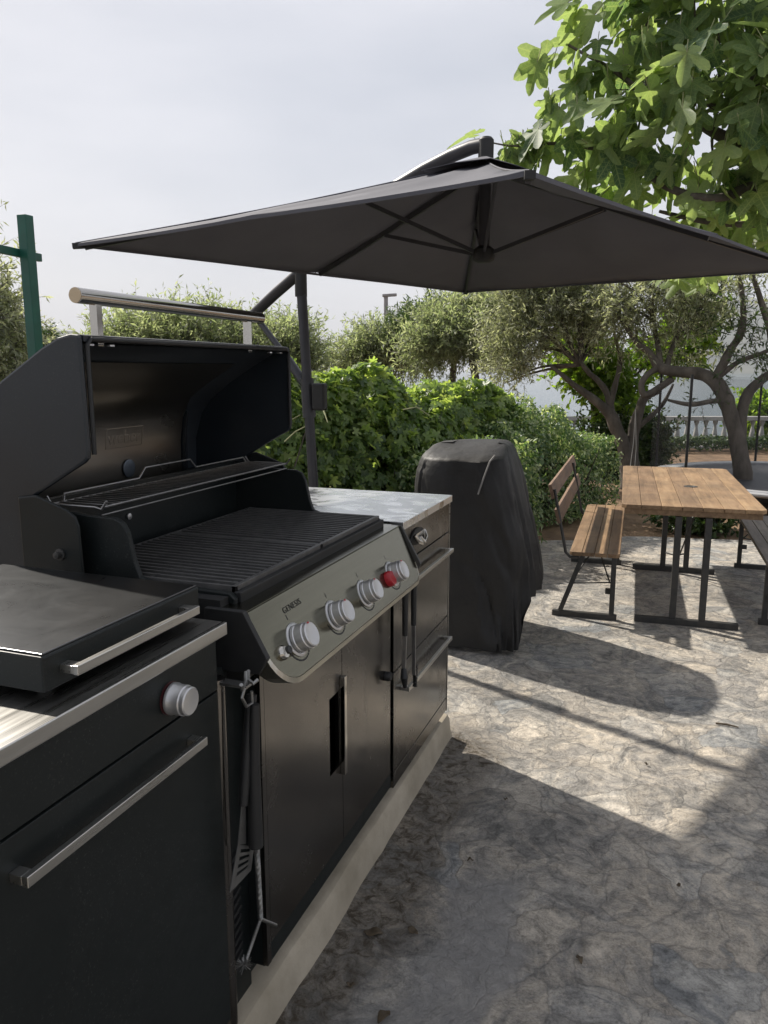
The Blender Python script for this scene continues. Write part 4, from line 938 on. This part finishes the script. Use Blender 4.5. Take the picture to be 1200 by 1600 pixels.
# ------------------------------------------------------------------ vegetation
def npv(v): return np.array([v.x, v.y, v.z])
def blob_points(blobs, n, shell=.5):
    """random points in a set of ellipsoids; more near the skin; returns points, outward directions"""
    C = np.array([b[0] for b in blobs]); R = np.array([b[1] for b in blobs]); w = R[:,0]*R[:,1]*R[:,2]; w = w**.75; w /= w.sum()
    i = rng.choice(len(blobs), n, p=w); d = unit(rng.normal(size=(n,3))); r = rng.random(n)**shell
    lum = np.array([noise.noise(Vector(a)*2.2+Vector(b)) + .5*noise.noise(Vector(a)*6+Vector(b)) for a, b in zip(d, C[i])]); r = r*(.92+.62*lum)
    return C[i]+d*R[i]*r[:,None], d, i
def crown(name, blobs, ntw, per, size, tv, tf, m, parent, twl=.30, gap=.0, up=.25, droop=0, shell=.45, twr=.004, bark=M_bark, gapscale=1.6, facing=None):
    P, d, _ = blob_points(blobs, ntw, shell)
    if gap > 0:
        keep = np.array([noise.noise(Vector(p)*gapscale+Vector((5,1,2))) > -.5+gap for p in P]); P = P[keep]; d = d[keep]
    n = len(P); td = unit(d*.8+rng.normal(size=(n,3))*.55+np.array([0,0,up-droop])); L = twl*rng.uniform(.6,1.25,n)
    # twigs
    e = P+td*L[:,None]
    s1 = unit(np.cross(td, rng.normal(size=(n,3))))*twr; s2 = np.cross(td, unit(s1))*twr
    V = np.concatenate([(P+s1)[:,None],(P-s1*.5+s2*.8)[:,None],(P-s1*.5-s2*.8)[:,None],e[:,None]], 1).reshape(-1,3)
    F = (np.arange(n)*4)[:,None,None]+np.array([(0,1,3),(1,2,3),(2,0,3)])[None]
    tw = link_mesh('twigs', np_mesh('twigs', V, F.reshape(-1,3)), bark, parent)
    t = np.tile((np.arange(per)+.6)/per, n)[:,None]
    Pr = np.repeat(P, per, 0); er = np.repeat(e, per, 0); tdr = np.repeat(td, per, 0); N = n*per
    LP = Pr*(1-t)+er*t
    A = unit(tdr*.55+rng.normal(size=(N,3))*.75+np.array([0,0,-.12-droop]))
    Nn = unit(rng.normal(size=(N,3))*.7+np.array([0,0,.9])) if facing is None else unit(rng.normal(size=(N,3))*.55+np.asarray(facing))
    S = size*rng.uniform(.6,1.25,N)
    return link_mesh(name, leaf_mesh(name, tv, tf, LP, A, Nn, S), m, parent)
def limb(mb, pts, rs, n=9, wob=.0):
    P = []; Rr = []
    pts = [Vector(p) for p in pts]
    for i in range(len(pts)-1):
        p0 = pts[max(i-1,0)]; p1 = pts[i]; p2 = pts[i+1]; p3 = pts[min(i+2,len(pts)-1)]
        for k in range(5):
            t = k/5; P.append(.5*((2*p1)+(-p0+p2)*t+(2*p0-5*p1+4*p2-p3)*t*t+(-p0+3*p1-3*p2+p3)*t**3)); Rr.append(rs[i]*(1-t)+rs[i+1]*t)
    P.append(pts[-1]); Rr.append(rs[-1])
    if wob: P = [p+Vector((noise.noise(p*3), noise.noise(p*3+Vector((9,0,0))), 0))*wob for p in P]
    Rr = [r*(1+.18*noise.noise(p*7)) for r, p in zip(Rr, P)]
    mb.tube(P, Rr, n); return mb
def bl_(px, py, D, r, rz=None, ry=None):
    p = at(px, py, D); return (npv(p), np.array([r, ry or r, rz or r*.8]))
def gz(p, z=-.06): return Vector((p.x, p.y, z))
def rlimbs(mb, start, blobs, r0, k=2, sub=3):
    for c, R in blobs:
        c = Vector(c)
        for _ in range(k):
            e = c+Vector((random.gauss(0,.4)*R[0], random.gauss(0,.4)*R[1], random.gauss(0,.35)*R[2])); m = Vector(start).lerp(e, .5)+Vector((random.gauss(0,.12), random.gauss(0,.12), .12))*R[0]
            limb(mb, [start, m, e], [r0, r0*.6, r0*.22], 7)
            for _ in range(sub):
                q = m.lerp(e, random.uniform(.1,1)); f = c+Vector([random.gauss(0,.5)*x for x in R]); limb(mb, [q, q.lerp(f,.5)+Vector((0,0,.05)), f], [r0*.3, r0*.18, r0*.07], 5)

# --- right olive tree with the long arched limb
T = at(1172,800,9.6); ot = thing('olive_tree', tuple(gz(T)), 'old olive tree with a long arched limb leaning left over the trampoline', 'tree', 'olive trees in the garden')
D0 = 9.6
q = lambda px, py, D=D0: at(px, py, D)
tk = MB()
limb(tk, [gz(T), q(1168,780), q(1161,740), q(1152,685), q(1141,645), q(1128,612), q(1112,592), q(1088,583,9.7), q(1062,581,9.8), q(1032,575,9.9), q(1014,552,10), q(996,536,10), q(974,505,10.1), q(955,480,10.2)], [.15,.115,.105,.10,.095,.09,.085,.078,.072,.062,.048,.038,.025,.012], 12, .02)
limb(tk, [q(1156,700), q(1160,650), q(1168,618), q(1185,598), q(1215,575), q(1260,540)], [.075,.07,.065,.058,.05,.025], 10, .02)
limb(tk, [q(1118,592), q(1139,551), q(1156,523), q(1162,480), q(1155,430), q(1160,380)], [.06,.05,.045,.035,.028,.015], 8, .015)
limb(tk, [q(1122,590), q(1153,566), q(1200,548), q(1250,520)], [.04,.032,.026,.015], 8, .01)
limb(tk, [q(1215,575), q(1200,506), q(1188,467), q(1177,434), q(1165,390)], [.05,.04,.035,.03,.015], 8, .01)
limb(tk, [q(1032,575,9.9), q(1028,540,10), q(1022,500,10), q(1030,450,10)], [.05,.035,.025,.012], 8, .01)
limb(tk, [q(1040,578,9.9), q(1052,540,10), q(1068,500,10.1), q(1080,460,10.2)], [.045,.03,.02,.01], 8, .01)
limb(tk, [q(1050,592,9.9), q(1028,607,9.9), q(1008,617,9.9), q(1002,602,9.9), q(1012,585,9.9), q(1032,574,9.9)], [.05,.05,.045,.04,.035,.04], 8, .0)
limb(tk, [q(1140,628), q(1118,626), q(1079,632), q(1044,625)], [.035,.03,.03,.015], 8, .01)
oblobs = [bl_(1000,455,9.9,.62,.5), bl_(1070,440,9.8,.7,.5), bl_(1105,455,10.2,.4,.4), bl_(1050,500,10.2,.5,.4), bl_(980,500,10.2,.45,.4), bl_(1180,360,9.6,.6,.3), bl_(1090,540,10.4,.35,.28), bl_(1260,450,9.5,.5,.4)]
rlimbs(tk, q(1022,500,10), oblobs[:1]+oblobs[4:5], .022, 2, 3); rlimbs(tk, q(1060,520,10.1), oblobs[1:4], .022, 2, 3)
tk.build('trunk', M_bark, ot, smooth=True)
crown('crown', oblobs, 1650, 14, .075, NARROW_V, NARROW_F, L_olive, ot, twl=.34, gap=.24, up=.1, gapscale=2.2)
sparse = [bl_(1165,530,9.4,.34,.3), bl_(1140,500,9.6,.3,.4), bl_(1185,555,9.4,.25,.2), bl_(1135,590,9.5,.15,.1), bl_(1100,632,9.6,.25,.06)]
crown('crown', sparse, 120, 12, .075, NARROW_V, NARROW_F, L_dark, ot, twl=.3, up=.3)

# --- forked tree behind the table (trunk splits low)
T = at(985,742,10.9); ft_ = thing('olive_tree', tuple(gz(T)), 'silvery olive tree with a low forked trunk directly behind the picnic bench', 'tree', 'olive trees in the garden')
q = lambda px, py, D=10.9: at(px, py, D)
tk = MB()
limb(tk, [gz(T), q(983,725), q(975,695), q(962,668), q(950,645), q(925,622), q(895,600), q(860,570)], [.16,.13,.10,.09,.08,.06,.04,.02], 10, .02)
limb(tk, [q(986,735), q(988,700), q(992,665), q(1000,640), q(1008,622), q(1030,612)], [.10,.09,.08,.07,.06,.03], 10, .01)
limb(tk, [q(955,652), q(949,615), q(935,595), q(918,580), q(890,540), q(870,500)], [.05,.045,.04,.035,.025,.012], 8, .02)
limb(tk, [q(950,640), q(962,600), q(968,560), q(960,520), q(940,470)], [.05,.04,.03,.02,.01], 8, .02)
limb(tk, [q(992,670), q(1015,652), q(1035,632), q(1052,600)], [.05,.04,.03,.015], 8, .01)
fbl = [bl_(805,475,11.2,.62,.5), bl_(850,460,11,.7,.5), bl_(910,450,10.9,.7,.5), bl_(830,530,11.2,.6,.5), bl_(900,500,11,.6,.5), bl_(795,560,11.3,.42,.5), bl_(955,470,11,.55,.5), bl_(870,400,11,.8,.5), bl_(780,440,11.2,.45,.35)]
rlimbs(tk, q(905,570), fbl[:7], .028, 2, 4)
tk.build('trunk', M_bark, ft_, smooth=True)
crown('crown', fbl, 3300, 14, .075, NARROW_V, NARROW_F, L_olive, ft_, twl=.34, gap=.26, up=-.05, gapscale=1.8)

# --- bright green broad-leaved small tree mixed in behind
T = at(930,735,12.2); bt = thing('leafy_tree', tuple(gz(T)), 'small tree with bright yellow-green broad leaves filling the gap behind the forked olive trunk', 'tree')
q = lambda px, py, D=12.2: at(px, py, D)
tk = MB(); limb(tk, [gz(T), q(932,700), q(930,660), q(925,620)], [.09,.08,.06,.04], 8, .02)
bbl = [bl_(920,590,12.2,.38,.3), bl_(945,580,12.1,.45,.35), bl_(900,555,12.3,.4,.35), bl_(975,610,12,.3,.3), bl_(1075,520,12.3,.42,.45), bl_(1085,485,12.3,.35,.3), bl_(1055,560,12.4,.3,.2), bl_(960,640,12,.28,.22), bl_(1010,560,12.2,.3,.25), bl_(900,520,12.4,.4,.3)]
rlimbs(tk, q(928,640), bbl, .022, 1, 2); tk.build('trunk', M_bark, bt, smooth=True)
crown('crown', bbl, 1500, 9, .10, OVAL_V, OVAL_F, L_bright, bt, twl=.28, gap=.1)

# --- middle distance trees beyond the hedge
def far_tree(name, label, trunk, blobs, ntw, m, size=.12, group=None, tv=NARROW_V, tf=NARROW_F, per=13, r0=.09, twl=.45, gap=.12, up=.2, dz=.25):
    blobs = [(c-np.array([0,0,dz]), R) for c, R in blobs]
    b = gz(Vector(trunk[0]), terrain_z(trunk[0][0], trunk[0][1])-.05); t = thing(name, tuple(b), label, 'tree', group)
    tk = MB(); limb(tk, [b]+list(trunk), [r0*1.6]+[r0*(1-.5*i/len(trunk)) for i in range(len(trunk))], 9, .04)
    rlimbs(tk, trunk[-1], blobs, r0*.45, 1, 3); tk.build('trunk', M_bark, t, smooth=True)
    crown('crown', blobs, ntw, per, size, tv, tf, m, t, twl=twl, gap=gap, up=up, twr=.006); return t
far_tree('olive_tree', 'dark-trunked olive in the middle distance just left of the silvery olive, beyond the hedge', [at(742,620,17), at(740,575,17), at(735,545,17)],
         [bl_(700,505,17,.9,.6), bl_(745,490,17,.9,.6), bl_(670,525,17,.7,.5), bl_(770,520,17,.7,.6), bl_(720,480,17.3,.7,.5), bl_(760,470,17,.6,.4)], 2400, L_olive2, group='olive trees in the garden')
far_tree('pine_tree', 'bushy green pine with two bare dark stems beyond the hedge under the parasol corner', [at(705,620,18.5), at(708,580,18.5), at(712,555,18.5)],
         [bl_(730,500,18.5,.8,.5), bl_(690,490,18.5,.7,.5), bl_(650,500,18.5,.7,.45), bl_(765,495,18.5,.7,.5)], 1500, L_pine, .14)
far_tree('olive_tree', 'feathery pale olive around the foot of the street lamp, poking above the hedge', [at(600,620,19), at(600,570,19)],
         [bl_(560,530,19,.8,.55), bl_(600,515,19,.8,.6), bl_(640,525,19,.8,.6), bl_(535,545,19,.5,.4), bl_(575,505,19,.4,.5), bl_(670,500,19,.5,.4)], 1900, L_olive2, dz=.5, group='olive trees in the garden', up=.6)
far_tree('olive_tree', 'wide grey-green olive seen through the raised handle of the grill lid', [at(300,640,13.5), at(300,580,13.5)],
         [bl_(200,520,13.5,.75,.5), bl_(255,505,13.5,.8,.5), bl_(310,505,13.5,.8,.55), bl_(365,515,13.5,.75,.5), bl_(230,560,13.5,.8,.5), bl_(330,560,13.5,.9,.5), bl_(165,545,13.5,.5,.45)], 3000, L_olive2, .11, 'olive trees in the garden', up=.5, dz=.28)
far_tree('olive_tree', 'bushy olive on either side of the parasol pole above the vine hedge', [at(445,640,14.5), at(440,580,14.5)],
         [bl_(420,520,14.5,.75,.5), bl_(455,525,14.5,.6,.5), bl_(400,560,14.5,.8,.5), bl_(465,560,14.5,.45,.5)], 1500, L_olive2, .11, 'olive trees in the garden', up=.5)
far_tree('olive_tree', 'grey-leaved olive cut off by the left edge behind the green post', [at(-60,760,7.6), at(-65,680,7.6), at(-50,600,7.6)],
         [bl_(-30,500,7.6,.55,.5), bl_(5,560,7.8,.38,.35), bl_(-5,470,7.9,.33,.35), bl_(25,600,7.8,.25,.3), bl_(-80,430,7.6,.6,.5), bl_(-200,380,7.6,.95,.7), bl_(-330,330,7.4,.95,.7), bl_(-260,250,7.4,.9,.7), bl_(-420,250,7.2,.9,.7), bl_(-20,640,7.8,.4,.3)], 5200, L_olive, .085, 'olive trees in the garden', twl=.3, dz=.18)
far_tree('conifer', 'small dark conifer on the skyline between the green post and the grill lid', [at(75,620,30), at(76,560,30)],
         [bl_(76,548,30,.55,.5), bl_(78,530,30,.3,.35), bl_(60,560,30,.6,.4)], 400, L_dark, .2, tv=NARROW_V, dz=0)

# --- vine-covered hedge (large palmate leaves), and the finer shrub at its far end
def hedge_leaves(name, path, n, size, tv, tf, m, parent, label=None, rough=.22):
    """path: (x, y, height, halfwidth) down the middle of the hedge"""
    path = np.array(path); seg = np.linalg.norm(np.diff(path[:,:2], axis=0), axis=1); cum = np.r_[0, np.cumsum(seg)]
    t = rng.random(n)*cum[-1]; x, y, h, w = [np.interp(t, cum, path[:,k]) for k in range(4)]
    k = np.clip(np.searchsorted(cum, t)-1, 0, len(seg)-1); d = unit(np.c_[np.diff(path[:,:2], axis=0)[k]]); nx = np.c_[-d[:,1], d[:,0]]
    th = rng.random(n)**.9*math.pi*1.05-.05; a = np.cos(th)   # section angle, 0 = right foot, pi = left foot
    lump = np.array([noise.fractal(Vector((p, q2, r))*1.3, 1, 2, 3) for p, q2, r in zip(x+a, y, np.sin(th)*h)])
    depth = 1-rng.random(n)**2*.28+lump*rough
    sx = np.sign(a)*np.abs(a)**.55*w*depth; sz = np.abs(np.sin(th))**.6*h*depth
    sz = np.where(np.abs(a) > .8, rng.random(n)*h*.7, sz)
    P = np.c_[x-nx[:,0]*sx, y-nx[:,1]*sx, sz+.02]
    out = np.c_[-nx[:,0]*np.cos(th), -nx[:,1]*np.cos(th), np.sin(th)*.9+.25]
    N = unit(out*1.0+rng.normal(size=(n,3))*.42); A = unit(rng.normal(size=(n,3))*.6+np.array([0,0,-.75])+out*.35)
    return link_mesh(name, leaf_mesh(name, tv, tf, P, A, N, size*rng.uniform(.55,1.25,n)), m, parent)
def hedge_core(path, parent, m, f=.72):
    mb = MB(); n = 18; path = [Vector(p) for p in [(a, b, 0) for a, b, _, _ in path]]; return mb
vh = thing('vine_hedge', (-2.9, 6.6, 0), 'dense hedge overgrown with large-leaved green vine behind the parasol pole', 'hedge')
vpath = [(-5.6,4.0,1.2,.5),(-4.3,4.75,1.36,.6),(-3.5,5.6,1.58,.65),(-2.85,6.6,1.56,.7),(-2.35,7.6,1.42,.7),(-1.95,8.5,1.28,.65)]
hedge_leaves('leaves', vpath, 30000, .078, VINE_V, VINE_F, L_vine, vh, rough=.15)
# twiggy, leafy inside so no light leaks straight through
def hedge_stems(path, n, parent, h0, hang=0):
    path = np.array(path); mb = MB()
    for _ in range(n):
        u = random.random()*(len(path)-1); k = min(int(u), len(path)-2); f = u-k; x, y, h, w = path[k]*(1-f)+path[k+1]*f
        a = Vector((x+random.gauss(0,.18), y+random.gauss(0,.2), 0)); e = a+Vector((random.gauss(0,.3)*w, random.gauss(0,.2), h*random.uniform(.5,.86)))
        mb.tube([a, a.lerp(e,.5)+Vector((random.gauss(0,.08),random.gauss(0,.08),0)), e], [.014,.009,.004], 5)
    return mb.build('stems', M_bark, parent)
hedge_stems(vpath, 220, vh, 0)
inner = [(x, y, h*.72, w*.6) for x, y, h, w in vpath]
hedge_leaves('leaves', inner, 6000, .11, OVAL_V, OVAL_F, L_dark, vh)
tv = MB()      # pale bare runners on the face of the hedge
for (a, b, D) in (((400,668),(470,648),5.6), ((505,640),(512,660),5.6), ((630,640),(672,650),6.3), ((445,690),(480,665),5.5)):
    p, e = at(*a, D), at(*b, D-.1); mid = p.lerp(e,.5)+Vector((0,0,random.uniform(-.05,.06))); tv.tube([p, p.lerp(mid,.6), mid, e], [.006,.006,.005,.003], 6)
tv.build('runners', M_stem, vh, smooth='auto')

sh = thing('flowering_shrub', (-1.35, 8.6, 0), 'rounded shrub with small pale speckled leaves at the far right end of the hedge', 'shrub')
spath = [(-1.9,7.6,1.12,.6),(-1.6,8.3,1.12,.62),(-1.25,9.0,1.05,.62),(-1.05,9.6,.92,.55)]
hedge_leaves('leaves', spath, 26000, .045, OVAL_V, OVAL_F, L_shrub, sh, rough=.28)
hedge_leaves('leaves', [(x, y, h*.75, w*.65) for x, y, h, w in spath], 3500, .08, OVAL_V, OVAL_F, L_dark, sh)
hedge_stems(spath, 90, sh, 0)
s2 = thing('low_shrub', (-1.5, 6.9, 0), 'low leafy shrub at the foot of the hedge right behind the covered grill', 'shrub')
lpath = [(-1.95,6.2,.75,.42),(-1.72,6.7,.9,.48),(-1.5,7.3,.95,.45)]
hedge_leaves('leaves', lpath, 9000, .055, OVAL_V, OVAL_F, L_shrub, s2)
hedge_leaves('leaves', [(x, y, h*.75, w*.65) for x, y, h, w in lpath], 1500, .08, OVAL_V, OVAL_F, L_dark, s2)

def shrub(name, label, c, r, h, n, size, m, tv=OVAL_V, tf=OVAL_F):
    t = thing(name, (c.x, c.y, 0), label, 'shrub')
    crown('leaves', [(np.array([c.x, c.y, h*.4]), np.array([r, r, h*.6]))], n, 10, size, tv, tf, m, t, twl=size*3, shell=.6); return t
p = onz(1090,838,0); shrub('low_shrub', 'small dark green plant on the soil at the paving edge seen under the table', Vector((p.x, p.y+.35, 0)), .38, .34, 420, .06, L_dark)
p = at(1003,720,12.5); shrub('dark_bush', 'dark evergreen bush left of the trampoline below the olive limb', Vector((p.x, p.y, 0)), .40, .95, 1000, .07, L_dark)
p = at(965,740,11.8); shrub('dark_bush', 'shaded dark bush behind the forked trunk next to the pale speckled shrub', Vector((p.x-.15, p.y+.3, 0)), .45, .9, 1000, .07, L_dark)
# clipped low hedge in front of the balustrade
lh_ = thing('low_hedge', tuple(b0-bn*.9), 'clipped low hedge running in front of the stone balustrade', 'hedge')
hedge_leaves('leaves', [(*(b0-bn*.9+bd*s)[:2], .22, .35) for s in (-6.5,-3,0,2,4.2)], 14000, .07, OVAL_V, OVAL_F, L_dark, lh_)
p = at(1195,640,20.5); shrub('coastal_bush', 'bright bush just beyond the balustrade below the far shore', Vector((p.x, p.y, 0)), .8, 1.05, 900, .12, L_bright)

# --- fig tree, near right; trunk just outside the picture
fg = thing('fig_tree', (2.75, 5.35, 0), 'fig tree with big lobed translucent leaves hanging over the parasol at the upper right', 'tree')
q = at
fgb = [bl_(1120,60,4.9,.42,.36), bl_(1010,60,4.9,.36,.30), bl_(940,110,5.0,.24,.24), bl_(1060,150,4.7,.40,.34), bl_(1170,170,4.5,.40,.36), bl_(960,200,5.0,.36,.26),
       bl_(1050,250,5.0,.36,.24), bl_(1150,280,4.9,.40,.26), bl_(870,225,5.2,.26,.13), bl_(1220,80,4.5,.5,.5), bl_(1240,250,4.6,.45,.35), bl_(1180,340,5.3,.30,.18), bl_(1060,-40,4.8,.5,.35), bl_(1190,-80,4.7,.6,.5), bl_(980,-10,5.0,.26,.25), bl_(1350,100,4.6,.8,.8), bl_(1110,420,6.0,.35,.12), bl_(905,60,5.05,.11,.10), bl_(805,228,5.25,.12,.07), bl_(900,270,5.3,.26,.14), bl_(990,300,5.3,.34,.16), bl_(1090,345,5.4,.34,.18), bl_(870,175,5.1,.12,.10), bl_(1200,370,5.4,.4,.2), bl_(745,215,5.35,.06,.05), bl_(862,80,5.05,.12,.11), bl_(850,155,5.1,.10,.06), bl_(895,20,5.05,.12,.12), bl_(930,160,5.0,.2,.15), bl_(820,235,5.25,.14,.08), bl_(790,245,5.3,.14,.07), bl_(845,215,5.2,.16,.09), bl_(740,213,5.3,.07,.05), bl_(850,95,5.05,.10,.05), bl_(905,130,5.05,.14,.12)]
tk = MB()
limb(tk, [Vector((2.75,5.35,-.06)), Vector((2.65,5.25,.9)), Vector((2.45,5.2,1.7)), q(1330,330,5.0), q(1250,200,4.8), q(1170,120,4.8)], [.14,.12,.10,.08,.06,.045], 12, .03)
limb(tk, [q(1330,330,5.0), q(1200,235,4.9), q(1130,215,4.9), q(1075,180,4.9), q(1010,150,4.95), q(940,100,5.0), q(880,62,5.05)], [.06,.04,.035,.028,.02,.012,.007], 9, .03)
limb(tk, [q(1075,180,4.9), q(1100,120,4.8), q(1085,60,4.8), q(1080,0,4.8), q(1090,-60,4.8)], [.028,.022,.018,.014,.01], 8, .03)
limb(tk, [q(1330,330,5.0), q(1200,290,4.9), q(1120,310,4.9), q(1040,290,5.0), q(960,240,5.1), q(880,225,5.2), q(800,228,5.25), q(750,218,5.35)], [.05,.035,.028,.022,.018,.012,.007,.004], 9, .03)
limb(tk, [q(1200,235,4.9), q(1160,170,4.7), q(1190,100,4.6)], [.03,.022,.012], 8, .02)
limb(tk, [q(1010,150,4.95), q(1012,70,4.95), q(1008,0,4.95)], [.016,.012,.008], 8, .01)
limb(tk, [q(1250,330,5.0), q(1180,350,5.1), q(1090,345,5.2), q(1030,330,5.2)], [.03,.024,.018,.01], 8, .03)
rlimbs(tk, q(1120,170,4.85), fgb[:5]+fgb[7:8], .014, 1, 2)
tk.build('trunk', M_bark, fg, smooth=True)
n = 880; P, d, ii = blob_points(fgb, n, .55)
LA = unit(d*.35+rng.normal(size=(n,3))*.55+np.array([-.15,-.1,-.75])); LN = unit(d*.5+rng.normal(size=(n,3))*.5+np.array([-.15,-.25,.55]))
sz = .19*rng.uniform(.45,1.3,n)
link_mesh('crown', leaf_mesh('crown', FIG_V, FIG_F, P, LA, LN, sz), L_fig, fg)
st = MB()
for k in range(0, n, 1):
    a = Vector(P[k]); b = a-Vector(LA[k])*.06+Vector((0,0,.03)); st.bar(a, b, .004, .004)
st.build('leaf_stalks', M_stem, fg)

# --- fallen leaves and twig on the paving
def dry(px, py, L, ang, label, curl=.3):
    c = onz(px, py, .004); n = 7; V = []
    for i in range(n):
        t = i/(n-1); w = L*.3*math.sin(math.pi*min(t*.95+.03,1))**.8
        for s in (-1, 0, 1):
            lx = (t-.5)*L; ly = s*w; z = .003+abs(s)*w*curl+.008*math.sin(t*4+px)**2
            V.append((c.x+lx*math.cos(ang)-ly*math.sin(ang), c.y+lx*math.sin(ang)+ly*math.cos(ang), z))
    F = [(i*3+j, i*3+j+1, i*3+j+4, i*3+j+3) for i in range(n-1) for j in range(2)]
    o = MB().add(V, F).build('dry_leaf', M_dry, smooth=True); s = o.modifiers.new('t','SOLIDIFY'); s.thickness = .0012
    return tag(o, label, 'leaf', 'dry leaves fallen on the paving')
dry(583,1459,.055,.35,'olive-brown dry leaf on the cement patch, nearer the plinth')
dry(645,1457,.040,-.5,'small reddish dry leaf on the cement patch, right of the larger one', .5)
dry(600,1590,.045,1.2,'brown crumpled leaf at the bottom edge of the picture', .6)
dry(548,1540,.025,.2,'tiny dark leaf scrap between the plinth and the bottom edge')
for (px, py, L_, an, lb) in ((735,1345,.022,.4,'tiny brown leaf scrap on the shaded paving right of the cement patch'), (905,1500,.03,2.1,'curled brown leaf alone on the shaded paving low in the middle'), (1060,1385,.02,1.0,'small leaf scrap on shaded paving toward the right edge'), (790,1250,.018,.1,'tiny leaf scrap just inside the shadow edge past the plinth end'), (1010,1195,.02,2.6,'tiny leaf on the sunlit paving above the shadow corner')): dry(px, py, L_, an, lb, .6)
p = onz(1135,1133,.006); tag(MB().tube([p-Vector((.045,-.005,0)), p+Vector((0,.004,.002)), p+Vector((.05,-.004,0))], [.004,.005,.003], 7).build('fallen_twig', M_dry), 'short brown twig lying alone on the sunlit paving', 'twig')

# ------------------------------------------------------------------ the air over the bay
hz = MB().box(-5700, 5700, -5700, 5700, -13, 480)
m_, t_, b_ = base_mat('hazy air'); t_.nodes.remove(b_)
pv = nn(t_, 'ShaderNodeVolumePrincipled'); pv.inputs['Color'].default_value = (.86,.89,.95,1); pv.inputs['Density'].default_value = .00015
t_.links.new(pv.outputs[0], t_.nodes['Material Output'].inputs['Volume'])
tag(hz.build('haze', m_), kind='stuff')
